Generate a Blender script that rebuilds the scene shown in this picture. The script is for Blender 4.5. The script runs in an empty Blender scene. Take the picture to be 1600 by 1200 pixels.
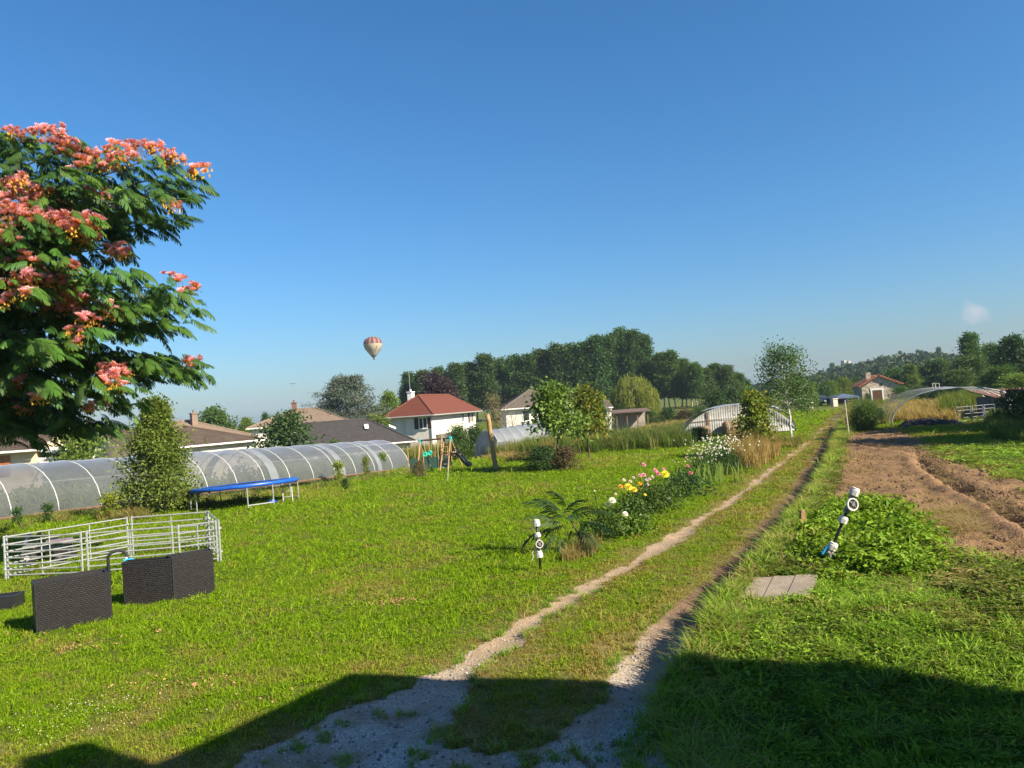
import bpy, math, random
import numpy as np
from mathutils import Vector, Matrix
R = math.radians
scn = bpy.context.scene
col = scn.collection
random.seed(5)
RNG = np.random.default_rng(11)

# ------------------------------------------------------------------ camera, sky, sun, exposure
F = 1200.0
ROLL, PITCH, CAMZ = R(4.0), R(1.57), 3.2
SUN_EL, SUN_BEHIND = R(36), R(34)
f_ = Vector((0, math.cos(PITCH), math.sin(PITCH)))
u0 = Vector((0, -math.sin(PITCH), math.cos(PITCH)))
r0 = Vector((1, 0, 0))
r_ = r0*math.cos(ROLL) - u0*math.sin(ROLL)
u_ = r0*math.sin(ROLL) + u0*math.cos(ROLL)
CAM = Vector((0, 0, CAMZ))
cam = bpy.data.cameras.new('camera'); cam_o = bpy.data.objects.new('camera', cam); col.objects.link(cam_o)
cam.sensor_width = 36; cam.lens = F/1600*36; cam.clip_end = 12000; cam.clip_start = 0.05
M = Matrix((r_, u_, -f_)).transposed().to_4x4(); M.translation = CAM
cam_o.matrix_world = M
scn.camera = cam_o

w = bpy.data.worlds.new('World'); scn.world = w; w.use_nodes = True
nt = w.node_tree; nt.nodes.clear()
sky = nt.nodes.new('ShaderNodeTexSky'); sky.sky_type = 'NISHITA'; sky.sun_disc = False
sky.sun_elevation = SUN_EL; sky.sun_rotation = R(90) + SUN_BEHIND
sky.air_density = 1.19; sky.dust_density = 1.23; sky.ozone_density = 9.9; sky.altitude = 100
bg = nt.nodes.new('ShaderNodeBackground'); bg.inputs['Strength'].default_value = 0.056
wo = nt.nodes.new('ShaderNodeOutputWorld')
hs = nt.nodes.new('ShaderNodeHueSaturation'); hs.inputs['Hue'].default_value = .496; hs.inputs['Saturation'].default_value = 1.10; nt.links.new(sky.outputs[0], hs.inputs['Color'])
# one small far cloud, low over the wood
tcw = nt.nodes.new('ShaderNodeTexCoord'); dcl = (r_*((1522-800)/F) + u_*((600-490)/F) + f_).normalized()
vd = nt.nodes.new('ShaderNodeVectorMath'); vd.operation = 'SUBTRACT'; nt.links.new(tcw.outputs['Generated'], vd.inputs[0]); vd.inputs[1].default_value = dcl
vl = nt.nodes.new('ShaderNodeVectorMath'); vl.operation = 'LENGTH'; nt.links.new(vd.outputs[0], vl.inputs[0])
cn = nt.nodes.new('ShaderNodeTexNoise'); cn.inputs['Scale'].default_value = 75; cn.inputs['Detail'].default_value = 6; nt.links.new(tcw.outputs['Generated'], cn.inputs['Vector'])
ca = nt.nodes.new('ShaderNodeMath'); ca.operation = 'MULTIPLY_ADD'; nt.links.new(vl.outputs['Value'], ca.inputs[0]); ca.inputs[1].default_value = -38; nt.links.new(cn.outputs[0], ca.inputs[2])
cr = nt.nodes.new('ShaderNodeMapRange'); cr.inputs['From Min'].default_value = -.02; cr.inputs['From Max'].default_value = .5; cr.inputs['To Max'].default_value = .5; nt.links.new(ca.outputs[0], cr.inputs['Value'])
cm_ = nt.nodes.new('ShaderNodeMix'); cm_.data_type = 'RGBA'; nt.links.new(cr.outputs[0], cm_.inputs[0]); nt.links.new(hs.outputs[0], cm_.inputs[6]); cm_.inputs[7].default_value = (5.2, 4.6, 4.8, 1)
nt.links.new(cm_.outputs[2], bg.inputs[0]); nt.links.new(bg.outputs[0], wo.inputs[0])

sun = bpy.data.lights.new('sun', 'SUN'); sun.energy = 4.5; sun.angle = R(0.5); sun.color = (1.0, 0.89, 0.70)
sun_o = bpy.data.objects.new('sun', sun); col.objects.link(sun_o)
TO_SUN = Vector((math.cos(SUN_BEHIND)*math.cos(SUN_EL), -math.sin(SUN_BEHIND)*math.cos(SUN_EL), math.sin(SUN_EL)))
sun_o.rotation_euler = TO_SUN.to_track_quat('Z', 'Y').to_euler()
scn.view_settings.view_transform = 'Standard'; scn.view_settings.look = 'None'
scn.view_settings.gamma = 1; scn.view_settings.use_curve_mapping = False
scn.view_settings.exposure = 1.5
scn.cycles.max_bounces = 8; scn.cycles.transparent_max_bounces = 24
scn.cycles.use_denoising = True

# ------------------------------------------------------------------ pixel <-> place helpers
def ray(px, py):
    return r_*((px-800)/F) + u_*((600-py)/F) + f_
def at(px, py, Y):
    d = ray(px, py); return CAM + d*(Y/d.y)
def ss(a, b, x):
    t = np.clip((np.asarray(x, float)-a)/(b-a), 0, 1); return t*t*(3-2*t)
def flat(px, py, z=0.0):
    d = ray(px, py); t = (z-CAMZ)/d.z; return CAM + d*t
# wheel tracks: (px, py, width px)
TL = [(1316,636,3),(1300,655,6),(1270,685,10),(1205,735,15),(1130,790,20),(1045,845,34),(985,880,38),(900,930,52),(830,970,52),(760,1015,64),(690,1065,100),(610,1115,200),(540,1160,300)]
TR = [(1322,640,3),(1305,670,12),(1292,700,18),(1275,735,26),(1245,785,34),(1200,840,40),(1150,895,44),(1100,945,72),(1062,990,66),(1035,1030,72),(1008,1065,90),(975,1095,80),(930,1150,130)]
def track(T):
    rows = []
    for px, py, wd in T:
        p = flat(px, py); rows.append((p.y, p.x, wd*p.y/F/2))
    rows.sort(); a = np.array(rows); return a[:, 0], a[:, 1], a[:, 2]
LY, LX, LW_ = track(TL); RY, RX, RW_ = track(TR)
def vnoise(x, y, sc, seed=0):
    x = np.asarray(x, float)*sc + seed*17.3; y = np.asarray(y, float)*sc + seed*9.7
    xi = np.floor(x); yi = np.floor(y); xf = x-xi; yf = y-yi
    def h(a, b):
        t = np.sin(a*127.1 + b*311.7 + seed*74.7)*43758.5453; return t-np.floor(t)
    u = xf*xf*(3-2*xf); v = yf*yf*(3-2*yf)
    return (h(xi, yi)*(1-u)+h(xi+1, yi)*u)*(1-v) + (h(xi, yi+1)*(1-u)+h(xi+1, yi+1)*u)*v
def fbm(x, y, sc, seed=0, o=3):
    s = 0; a = .5; t = 0
    for i in range(o):
        s = s + a*vnoise(x, y, sc*2**i, seed+i); t += a; a *= .5
    return s/t
def zg(x, y):
    x = np.asarray(x, float); y = np.asarray(y, float)
    s = -.857*x + .515*y
    z = (-1.2*ss(22, 39, s) - 1.3*ss(39, 70, s))*(1-ss(85, 150, y))*ss(25, 48, y)
    xr = np.interp(y, RY, RX); xl = np.interp(y, LY, LX)
    z = z + .37*ss(.36, .54, x-xr)*(1-ss(60, 100, y))*ss(6, 10, y)
    z = z - .05*np.exp(-((x-xl)/np.maximum(np.interp(y, LY, LW_), .22))**2)*(1-ss(90, 120, y))
    z = z - .11*np.exp(-((x-xr)/.36)**2)*(1-ss(90, 120, y))
    near = 1-ss(60, 200, np.hypot(x, y))
    return z + near*((fbm(x, y, .35, 3)-.5)*.14 + (fbm(x, y, 1.7, 5, 2)-.5)*.05)
def gnd(px, py):
    d = ray(px, py); lo = None; t = 2.0
    for i in range(4000):
        p = CAM + d*t
        if p.z < float(zg(p.x, p.y)): break
        t += max(.05, t*.004)
        if t > 4000: break
    a, b = t-max(.06, t*.0045), t
    for i in range(24):
        m = (a+b)/2; p = CAM+d*m
        if p.z < float(zg(p.x, p.y)): b = m
        else: a = m
    p = CAM+d*b; return Vector((p.x, p.y, float(zg(p.x, p.y))))
def ground_at(px, Y, py=640):
    p = at(px, py, Y); return Vector((p.x, p.y, float(zg(p.x, p.y))))

# ------------------------------------------------------------------ object helpers
def tag(o, label=None, cat=None, group=None, kind=None):
    if label: o['label'] = label
    if cat: o['category'] = cat
    if group: o['group'] = group
    if kind: o['kind'] = kind
    return o
def thing(name, label, cat, loc=(0, 0, 0), rz=0, group=None):
    o = bpy.data.objects.new(name, None); col.objects.link(o)
    o.location = loc; o.rotation_euler = (0, 0, rz); o.empty_display_size = .2
    return tag(o, label, cat, group)
def link(name, me, parent=None, kind=None, label=None):
    o = bpy.data.objects.new(name, me); col.objects.link(o)
    if parent: o.parent = parent
    if kind: o['kind'] = kind
    if label: o['label'] = label
    return o
def copy_tree(o, parent=None):
    c = o.copy(); col.objects.link(c); c.parent = parent
    for ch in o.children: copy_tree(ch, c)
    return c
def mesh_np(name, v, faces, mat, attrs=None, smooth=False):
    """faces: list of int arrays (n,k)"""
    me = bpy.data.meshes.new(name)
    me.vertices.add(len(v)); me.vertices.foreach_set('co', np.asarray(v, np.float32).ravel())
    if not isinstance(faces, list): faces = [faces]
    faces = [f for f in faces if len(f)]
    nl = sum(f.size for f in faces); nf = sum(len(f) for f in faces)
    me.loops.add(nl); me.polygons.add(nf)
    me.loops.foreach_set('vertex_index', np.concatenate([f.ravel() for f in faces]).astype(np.int32))
    tot = np.concatenate([np.full(len(f), f.shape[1]) for f in faces]).astype(np.int32)
    st = np.concatenate([[0], np.cumsum(tot)[:-1]]).astype(np.int32)
    me.polygons.foreach_set('loop_start', st)
    for k, a in (attrs or {}).items():
        a = np.asarray(a, np.float32)
        if a.ndim == 1:
            at_ = me.attributes.new(k, 'FLOAT', 'POINT'); at_.data.foreach_set('value', a)
        else:
            at_ = me.attributes.new(k, 'FLOAT_VECTOR', 'POINT'); at_.data.foreach_set('vector', a.ravel())
    me.update(calc_edges=True)
    me.polygons.foreach_set('use_smooth', np.full(nf, smooth))
    if mat: me.materials.append(mat)
    return me
class MB:
    def __init__(s): s.v = []; s.f = []
    def add(s, vs, fs):
        b = len(s.v); s.v += [tuple(q) for q in vs]; s.f += [tuple(b+i for i in f) for f in fs]; return s
    def hexa(s, p):
        return s.add(p, [(0,3,2,1),(4,5,6,7),(0,1,5,4),(1,2,6,5),(2,3,7,6),(3,0,4,7)])
    def box(s, c, d, rz=0, b=0):
        ca, sa = math.cos(rz), math.sin(rz); x, y, z = d[0]/2, d[1]/2, d[2]/2
        if b <= 0:
            pts = [(-x,-y,-z),(x,-y,-z),(x,y,-z),(-x,y,-z),(-x,-y,z),(x,-y,z),(x,y,z),(-x,y,z)]
            return s.hexa([(c[0]+ca*q[0]-sa*q[1], c[1]+sa*q[0]+ca*q[1], c[2]+q[2]) for q in pts])
        rings = []
        for zz, ins in ((-z, b), (-z+b, 0), (z-b, 0), (z, b)):
            rings.append([(c[0]+ca*q[0]-sa*q[1], c[1]+sa*q[0]+ca*q[1], c[2]+zz) for q in
                ((-x+b,-y+ins),(x-b,-y+ins),(x-ins,-y+b),(x-ins,y-b),(x-b,y-ins),(-x+b,y-ins),(-x+ins,y-b),(-x+ins,-y+b))])
        fs = [tuple(range(7, -1, -1)), tuple(range(24, 32))]
        for k in range(3):
            for i in range(8): fs.append((k*8+i, k*8+(i+1) % 8, k*8+8+(i+1) % 8, k*8+8+i))
        return s.add(sum(rings, []), fs)
    def tube(s, pts, r, n=6, cap=True):
        pts = [Vector(p) for p in pts]; rs = r if isinstance(r, (list, tuple)) else [r]*len(pts)
        vs = []; fs = []; prev = None
        for i, p in enumerate(pts):
            t = (pts[min(i+1, len(pts)-1)]-pts[max(i-1, 0)])
            t = t.normalized() if t.length > 1e-9 else Vector((0, 0, 1))
            a = prev if prev is not None else (Vector((0, 0, 1)) if abs(t.z) < .9 else Vector((1, 0, 0)))
            a = (a - t*a.dot(t)); a = a.normalized() if a.length > 1e-6 else t.orthogonal().normalized()
            bb = t.cross(a); prev = a
            for k in range(n):
                g = 2*math.pi*k/n; vs.append(p + (a*math.cos(g)+bb*math.sin(g))*rs[i])
        for i in range(len(pts)-1):
            for k in range(n): fs.append((i*n+k, i*n+(k+1) % n, (i+1)*n+(k+1) % n, (i+1)*n+k))
        if cap:
            fs.append(tuple(range(n-1, -1, -1))); fs.append(tuple(range((len(pts)-1)*n, len(pts)*n)))
        return s.add(vs, fs)
    def lathe(s, prof, n=12, c=(0, 0, 0), ax=None):
        vs = []; fs = []
        q = ax.to_track_quat('Z', 'Y') if ax is not None else None
        for r, z in prof:
            for k in range(n):
                g = 2*math.pi*k/n; p = Vector((r*math.cos(g), r*math.sin(g), z))
                if q: p = q @ p
                vs.append(p + Vector(c))
        m = len(prof)
        for i in range(m-1):
            for k in range(n): fs.append((i*n+k, i*n+(k+1) % n, (i+1)*n+(k+1) % n, (i+1)*n+k))
        if prof[0][0] > 1e-6: fs.append(tuple(range(n-1, -1, -1)))
        if prof[-1][0] > 1e-6: fs.append(tuple(range((m-1)*n, m*n)))
        return s.add(vs, fs)
    def slab(s, p4, th):
        """quad p0..p3 (ccw from outside) thickened inwards"""
        p = [Vector(q) for q in p4]; n = (p[1]-p[0]).cross(p[3]-p[0]).normalized()*th
        return s.hexa([q-n for q in p]+p)
    def build(s, name, mat, parent=None, kind=None, label=None, smooth=False, world=False):
        me = bpy.data.meshes.new(name); vs = s.v
        if world and parent:
            inv = Matrix.Translation(parent.location) @ parent.rotation_euler.to_matrix().to_4x4(); inv = inv.inverted()
            vs = [tuple(inv @ Vector(q)) for q in vs]
        me.from_pydata(vs, [], s.f); me.update()
        if smooth: me.polygons.foreach_set('use_smooth', [True]*len(me.polygons))
        me.materials.append(mat)
        return link(name, me, parent, kind, label)

# ------------------------------------------------------------------ materials
MATS = {}
def _nodes(name):
    m = bpy.data.materials.new(name); m.use_nodes = True; t = m.node_tree; t.nodes.clear()
    out = t.nodes.new('ShaderNodeOutputMaterial'); return m, t, out
def node(t, typ, **kw):
    n = t.nodes.new(typ)
    for k, v in kw.items(): setattr(n, k, v)
    return n
def mixc(t, fac, a, b, blend='MIX'):
    n = t.nodes.new('ShaderNodeMix'); n.data_type = 'RGBA'; n.blend_type = blend
    for i, q in ((0, fac), (6, a), (7, b)):
        if hasattr(q, 'links'): t.links.new(q, n.inputs[i])
        elif i == 0: n.inputs[0].default_value = q
        else: n.inputs[i].default_value = (*q, 1)
    return n.outputs[2]
def mth(t, op, a, b=0.0, clamp=False):
    n = t.nodes.new('ShaderNodeMath'); n.operation = op; n.use_clamp = clamp
    for i, q in ((0, a), (1, b)):
        if hasattr(q, 'links'): t.links.new(q, n.inputs[i])
        else: n.inputs[i].default_value = q
    return n.outputs[0]
def ramp(t, fac, stops):
    n = t.nodes.new('ShaderNodeValToRGB'); e = n.color_ramp.elements
    while len(e) < len(stops): e.new(.5)
    for i, (p, c) in enumerate(stops): e[i].position = p; e[i].color = (*c, 1)
    t.links.new(fac, n.inputs[0]); return n.outputs[0]
def noise(t, sc, detail=4, rough=.55, vec=None, coord='Object', dist=0):
    n = t.nodes.new('ShaderNodeTexNoise'); n.inputs['Scale'].default_value = sc; n.inputs['Detail'].default_value = detail
    n.inputs['Roughness'].default_value = rough; n.inputs['Distortion'].default_value = dist
    if vec is None:
        tc = t.nodes.new('ShaderNodeTexCoord'); vec = tc.outputs[coord]
    t.links.new(vec, n.inputs['Vector']); return n.outputs[0]
def mat(name, c1, c2=None, sc=6, rough=.7, metal=0, bump=.15, bsc=None, spec=.4, dirt=None):
    if name in MATS: return MATS[name]
    m, t, out = _nodes(name); b = t.nodes.new('ShaderNodeBsdfPrincipled'); t.links.new(b.outputs[0], out.inputs[0])
    c2 = c2 or tuple(q*.7 for q in c1)
    n1 = noise(t, sc, 5)
    c = mixc(t, ramp(t, n1, [(.35, (0,0,0)), (.68, (1,1,1))]), c1, c2)
    if dirt:
        c = mixc(t, ramp(t, noise(t, sc*.35, 6, .65), [(.52, (0,0,0)), (.72, (1,1,1))]), c, dirt)
    t.links.new(c, b.inputs['Base Color'])
    b.inputs['Roughness'].default_value = rough; b.inputs['Metallic'].default_value = metal
    b.inputs['Specular IOR Level'].default_value = spec
    if bump:
        bp = t.nodes.new('ShaderNodeBump'); bp.inputs['Strength'].default_value = bump; bp.inputs['Distance'].default_value = .03
        t.links.new(noise(t, bsc or sc*5, 4), bp.inputs['Height']); t.links.new(bp.outputs[0], b.inputs['Normal'])
    MATS[name] = m; return m
def leafmat(name, cs, trans=.35, rough=.55, attr='tint', vary=.25):
    if name in MATS: return MATS[name]
    m, t, out = _nodes(name)
    a = node(t, 'ShaderNodeAttribute', attribute_name=attr)
    n = len(cs); c = ramp(t, a.outputs['Fac'], [(i/(n-1), q) for i, q in enumerate(cs)])
    oi = t.nodes.new('ShaderNodeObjectInfo')
    hsv = t.nodes.new('ShaderNodeHueSaturation')
    t.links.new(mth(t, 'MULTIPLY_ADD', oi.outputs['Random'], vary), hsv.inputs['Value'])
    hsv.inputs['Value'].links[0].from_node.inputs[2].default_value = 1-vary/2
    t.links.new(mth(t, 'MULTIPLY_ADD', oi.outputs['Random'], .03), hsv.inputs['Hue'])
    hsv.inputs['Hue'].links[0].from_node.inputs[2].default_value = .485
    t.links.new(c, hsv.inputs['Color'])
    b = t.nodes.new('ShaderNodeBsdfPrincipled'); b.inputs['Roughness'].default_value = rough; b.inputs['Specular IOR Level'].default_value = .25
    tr = t.nodes.new('ShaderNodeBsdfTranslucent')
    t.links.new(hsv.outputs[0], b.inputs['Base Color'])
    c2 = mixc(t, 1.0, hsv.outputs[0], (1.25, 1.15, .6), 'MULTIPLY'); t.links.new(c2, tr.inputs['Color'])
    mx = t.nodes.new('ShaderNodeMixShader'); mx.inputs[0].default_value = trans
    t.links.new(b.outputs[0], mx.inputs[1]); t.links.new(tr.outputs[0], mx.inputs[2]); t.links.new(mx.outputs[0], out.inputs[0])
    MATS[name] = m; return m
def grassmat(name, greens, dries):
    m, t, out = _nodes(name)
    a = node(t, 'ShaderNodeAttribute', attribute_name='tint')
    d = node(t, 'ShaderNodeAttribute', attribute_name='dry', attribute_type='INSTANCER')
    g = ramp(t, a.outputs['Fac'], [(0, greens[0]), (.5, greens[1]), (1, greens[2])])
    s = ramp(t, a.outputs['Fac'], [(0, dries[0]), (1, dries[1])])
    k = mth(t, 'SUBTRACT', mth(t, 'MULTIPLY', d.outputs['Fac'], 1.6), mth(t, 'MULTIPLY', a.outputs['Fac'], .6), True)
    c = mixc(t, k, g, s)
    b = t.nodes.new('ShaderNodeBsdfPrincipled'); b.inputs['Roughness'].default_value = .6; b.inputs['Specular IOR Level'].default_value = .12
    tr = t.nodes.new('ShaderNodeBsdfTranslucent'); t.links.new(c, b.inputs['Base Color'])
    t.links.new(mixc(t, 1.0, c, (1.2, 1.15, .6), 'MULTIPLY'), tr.inputs['Color'])
    mx = t.nodes.new('ShaderNodeMixShader'); mx.inputs[0].default_value = .35
    t.links.new(b.outputs[0], mx.inputs[1]); t.links.new(tr.outputs[0], mx.inputs[2]); t.links.new(mx.outputs[0], out.inputs[0])
    return m

# ------------------------------------------------------------------ ground
SOIL_PX = [(1322,690),(1335,681),(1395,673),(1428,690),(1470,722),(1530,742),(1600,772),(1700,800),(1720,905),(1600,884),(1480,868),(1445,838),(1405,800),(1340,786),(1303,792),(1302,765),(1316,725)]
SOIL = np.array([(lambda p: (p.x, p.y))(flat(a, b, .26)) for a, b in SOIL_PX])
def inpoly(x, y, P):
    c = np.zeros(np.shape(x), bool); n = len(P)
    for i in range(n):
        x1, y1 = P[i]; x2, y2 = P[(i+1) % n]
        if y1 == y2: continue
        k = ((y1 > y) != (y2 > y)) & (x < (x2-x1)*(y-y1)/(y2-y1)+x1); c ^= k
    return c
def polydist(x, y, P):
    d = np.full(np.shape(x), 1e9); n = len(P)
    for i in range(n):
        a = P[i]; b = P[(i+1) % n]; ab = b-a; L = (ab**2).sum()
        t = np.clip(((x-a[0])*ab[0]+(y-a[1])*ab[1])/L, 0, 1)
        d = np.minimum(d, np.hypot(x-a[0]-t*ab[0], y-a[1]-t*ab[1]))
    return d
def masks(x, y):
    """track, soil, dry in 0..1"""
    x = np.asarray(x, float); y = np.asarray(y, float)
    e = (fbm(x, y, 1.1, 21)-.5)
    e2 = (fbm(x, y, 5.0, 31, 2)-.5)
    xl = np.interp(y, LY, LX); wl = np.interp(y, LY, LW_)
    xr = np.interp(y, RY, RX); wr = np.interp(y, RY, RW_)
    dl = (np.abs(x-xl)-wl*(.8+.2*(1-ss(8, 10, y)))); dr = (np.abs(x-xr)-wr*1.1-.12)
    tl = 1-ss(-.10, .14, dl+e*.35+e2*.3); tr = 1-ss(-.10, .14, dr+e*.35+e2*.25)
    tl = tl*(1-.45*ss(.60, .70, fbm(x, y, 2.4, 97))*ss(10.5, 13, y))
    # gravel yard in front
    yard = (1-ss(7.35, 7.9, y+e*1.0))*ss(-3.0, -2.5, x+e*.5)*(1-ss(.75, 1.15, x+e*.35+e2*.3))
    tuft = ss(.56, .66, fbm(x, y, 1.9, 77, 3))*(y > 6.2)*(x > -1.2)
    yard = yard*(1-tuft*.9)*(1-.8*ss(.60, .70, fbm(x, y, 4.5, 87, 2)))
    t = np.maximum(np.maximum(tl, tr*.95), yard)*(1-ss(100, 112, y))
    dd = np.where(inpoly(x, y, SOIL), -1, 1)*polydist(x, y, SOIL)
    soil = 1-ss(-.15, .3, dd+e*1.0+e2*.3)
    dry = .75*np.exp(-np.maximum(np.minimum(dl, dr), 0)/.45)*(.4+1.2*fbm(x, y, 1.3, 41)) \
        + .3*ss(.62, .78, fbm(x, y, .45, 51)) + .35*ss(.64, .76, fbm(x, y, .13, 61)) + .3*ss(.6, .75, fbm(x, y, 1.6, 53)) + .7*np.exp(-np.maximum(dd, 0)/.8)
    dry = dry + .55*ss(.42, .62, fbm(x, y, .9, 57))*(1-ss(8.5, 11.5, y))*(x < .5) + .22*ss(.5, .7, fbm(x, y, 3.1, 59))
    between = (x > xl) & (x < xr); dry = dry + between*.22*fbm(x, y, 2., 63)
    return t, soil, np.clip(dry*.8, 0, 1)

def axis_x():
    a = list(np.arange(-12, 14, .11)); s = .11; p = 14
    pos = []
    while p < 1400: s *= 1.07; p += s; pos.append(p)
    s = .11; p = -12; neg = []
    while p > -1400: s *= 1.07; p -= s; neg.append(p)
    return np.array(neg[::-1]+a+pos)
def axis_y():
    a = []; p = -6.; 
    while p < 4.5: a.append(p); p += .5
    while p < 1450: a.append(p); p += max(.09, p*.011 if p < 60 else p*.03)
    return np.array([-1400, -500, -200, -60, -20]+a)
gx, gy = axis_x(), axis_y()
GX, GY = np.meshgrid(gx, gy); GZ = zg(GX, GY)
mt_, ms_, md_ = masks(GX, GY)
mr_ = ss(10.2, 12.2, GY)*(GX > (np.interp(GY, LY, LX)+np.interp(GY, RY, RX))/2)*(1-.6*ss(45, 70, GY))
# relief of the dug soil: rake furrows, clods and one trodden rut
rut = np.array([(lambda p: (p.x, p.y))(flat(a, b, .26)) for a, b in ((1435,712),(1455,740),(1500,770),(1560,800),(1640,850))])
ro = np.argsort(rut[:, 1]); rdx = GX-np.interp(GY, rut[ro, 1], rut[ro, 0])
inrut = np.exp(-(rdx/.22)**2)*ss(rut[:, 1].min()-2, rut[:, 1].min(), GY)*(1-ss(rut[:, 1].max()-1, rut[:, 1].max()+.5, GY))
GZ = GZ + ms_*((fbm(GX, GY, 2.2, 71)-.5)*.20 + (fbm(GX, GY, 7.0, 73, 3)-.5)*.16 - .30*inrut + .10*np.exp(-((rdx+.42)/.2)**2)*(inrut.max()))
NXg = len(gx); NYg = len(gy)
idx = np.arange(NXg*NYg).reshape(NYg, NXg)
quads = np.stack([idx[:-1, :-1], idx[:-1, 1:], idx[1:, 1:], idx[1:, :-1]], -1).reshape(-1, 4)
V = np.stack([GX, GY, GZ], -1).reshape(-1, 3)
fm = lambda a: a.ravel()[quads].mean(1)
ct, cs_ = fm(mt_), fm(ms_)
kind_f = np.where(ct > .5, 1, np.where(cs_ > .5, 2, 0))
def ground_material():
    m, t, out = _nodes('ground')
    geo = node(t, 'ShaderNodeNewGeometry'); P = geo.outputs['Position']
    A = {k: node(t, 'ShaderNodeAttribute', attribute_name=k).outputs['Fac'] for k in ('m_track', 'm_soil', 'm_dry', 'm_rut')}
    n1 = noise(t, 3.5, 6, .65, P); n2 = noise(t, 28, 4, .6, P); n3 = noise(t, .6, 4, .55, P); n4 = noise(t, 90, 2, .6, P)
    grass = mixc(t, ramp(t, n1, [(.3, (0,0,0)), (.7, (1,1,1))]), (.028, .050, .005), (.07, .10, .008))
    grass = mixc(t, ramp(t, n2, [(.42, (0,0,0)), (.7, (1,1,1))]), grass, (.11, .13, .014))
    dry = mixc(t, n2, (.14, .10, .045), (.26, .19, .08))
    c = mixc(t, mth(t, 'MULTIPLY', A['m_dry'], ramp(t, n1, [(.3, (.3,.3,.3)), (.65, (1,1,1))]), True), grass, dry)
    soil = mixc(t, ramp(t, n1, [(.3, (0,0,0)), (.68, (1,1,1))]), (.085, .050, .032), (.21, .122, .070))
    soil = mixc(t, ramp(t, n3, [(.42, (0,0,0)), (.62, (.75,.75,.75))]), soil, (.215, .128, .07))
    soil = mixc(t, ramp(t, n2, [(.52, (0,0,0)), (.66, (1,1,1))]), soil, (.30, .20, .09))
    soil = mixc(t, ramp(t, noise(t, 11, 5, .7, P), [(.3, (.8,.8,.8)), (.42, (0,0,0))]), soil, (.065,.04,.028))
    sand = mixc(t, ramp(t, n1, [(.35, (0,0,0)), (.7, (1,1,1))]), (.32, .235, .158), (.225, .165, .108))
    vor = t.nodes.new('ShaderNodeTexVoronoi'); vor.inputs['Scale'].default_value = 62; t.links.new(P, vor.inputs['Vector'])
    peb = mixc(t, ramp(t, vor.outputs['Color'], [(.25, (.16,.15,.14)), (.6, (.30,.285,.27)), (.95, (.48,.46,.43))]), (.3, .3, .3), (.3, .3, .3)) if False else ramp(t, vor.outputs['Color'], [(.2, (.27,.25,.22)), (.6, (.42,.395,.355)), (.95, (.60,.575,.53))])
    sep = t.nodes.new('ShaderNodeSeparateXYZ'); t.links.new(P, sep.inputs[0])
    nearm = ramp(t, mth(t, 'DIVIDE', sep.outputs['Y'], 20.0, True), [(.38, (1,1,1)), (.52, (0,0,0))])
    trk = mixc(t, mth(t, 'MULTIPLY', nearm, ramp(t, noise(t, 1.1, 6, .7, P), [(.38, (.1,.1,.1)), (.58, (1,1,1))])), sand, peb)
    trk = mixc(t, ramp(t, n4, [(.6, (0,0,0)), (.75, (.6,.6,.6))]), trk, (.5, .44, .36))
    trk = mixc(t, A['m_rut'], trk, mixc(t, n1, (.20,.12,.075), (.105,.068,.046)))
    e = mth(t, 'ADD', mth(t, 'MULTIPLY', n2, .5), -.25)
    kt = ramp(t, mth(t, 'ADD', A['m_track'], e), [(.4, (0,0,0)), (.62, (1,1,1))])
    ks = ramp(t, mth(t, 'ADD', A['m_soil'], e), [(.35, (0,0,0)), (.6, (1,1,1))])
    c = mixc(t, ks, c, soil); c = mixc(t, kt, c, trk)
    b = t.nodes.new('ShaderNodeBsdfPrincipled'); b.inputs['Roughness'].default_value = .95; b.inputs['Specular IOR Level'].default_value = .1
    t.links.new(c, b.inputs['Base Color'])
    bp = t.nodes.new('ShaderNodeBump'); bp.inputs['Strength'].default_value = .8; bp.inputs['Distance'].default_value = .05
    t.links.new(mth(t, 'ADD', mth(t, 'MULTIPLY', n2, .7), n1), bp.inputs['Height']); t.links.new(bp.outputs[0], b.inputs['Normal'])
    t.links.new(b.outputs[0], out.inputs[0]); return m
GM = ground_material()
for k, nm in ((0, 'ground'), (1, 'dirt_track'), (2, 'soil_bed')):
    q = quads[kind_f == k]; u, inv = np.unique(q, return_inverse=True)
    me = mesh_np(nm, V[u], inv.reshape(-1, 4), GM, {'m_track': mt_.ravel()[u], 'm_soil': ms_.ravel()[u], 'm_dry': md_.ravel()[u], 'm_rut': mr_.ravel()[u]}, True)
    link(nm, me, kind='structure')
HZ = MB(); HZ.box((0, 0, 13.5), (3100, 3100, 37))
def haze_mat():
    m, t, out = _nodes('haze'); v = t.nodes.new('ShaderNodeVolumePrincipled'); v.inputs['Density'].default_value = .00018; v.inputs['Color'].default_value = (.62,.80,1.0,1); v.inputs['Anisotropy'].default_value = 0
    t.links.new(v.outputs[0], out.inputs['Volume']); return m
HZ.build('haze', haze_mat(), kind='stuff')['label'] = 'thin morning haze'

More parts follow.
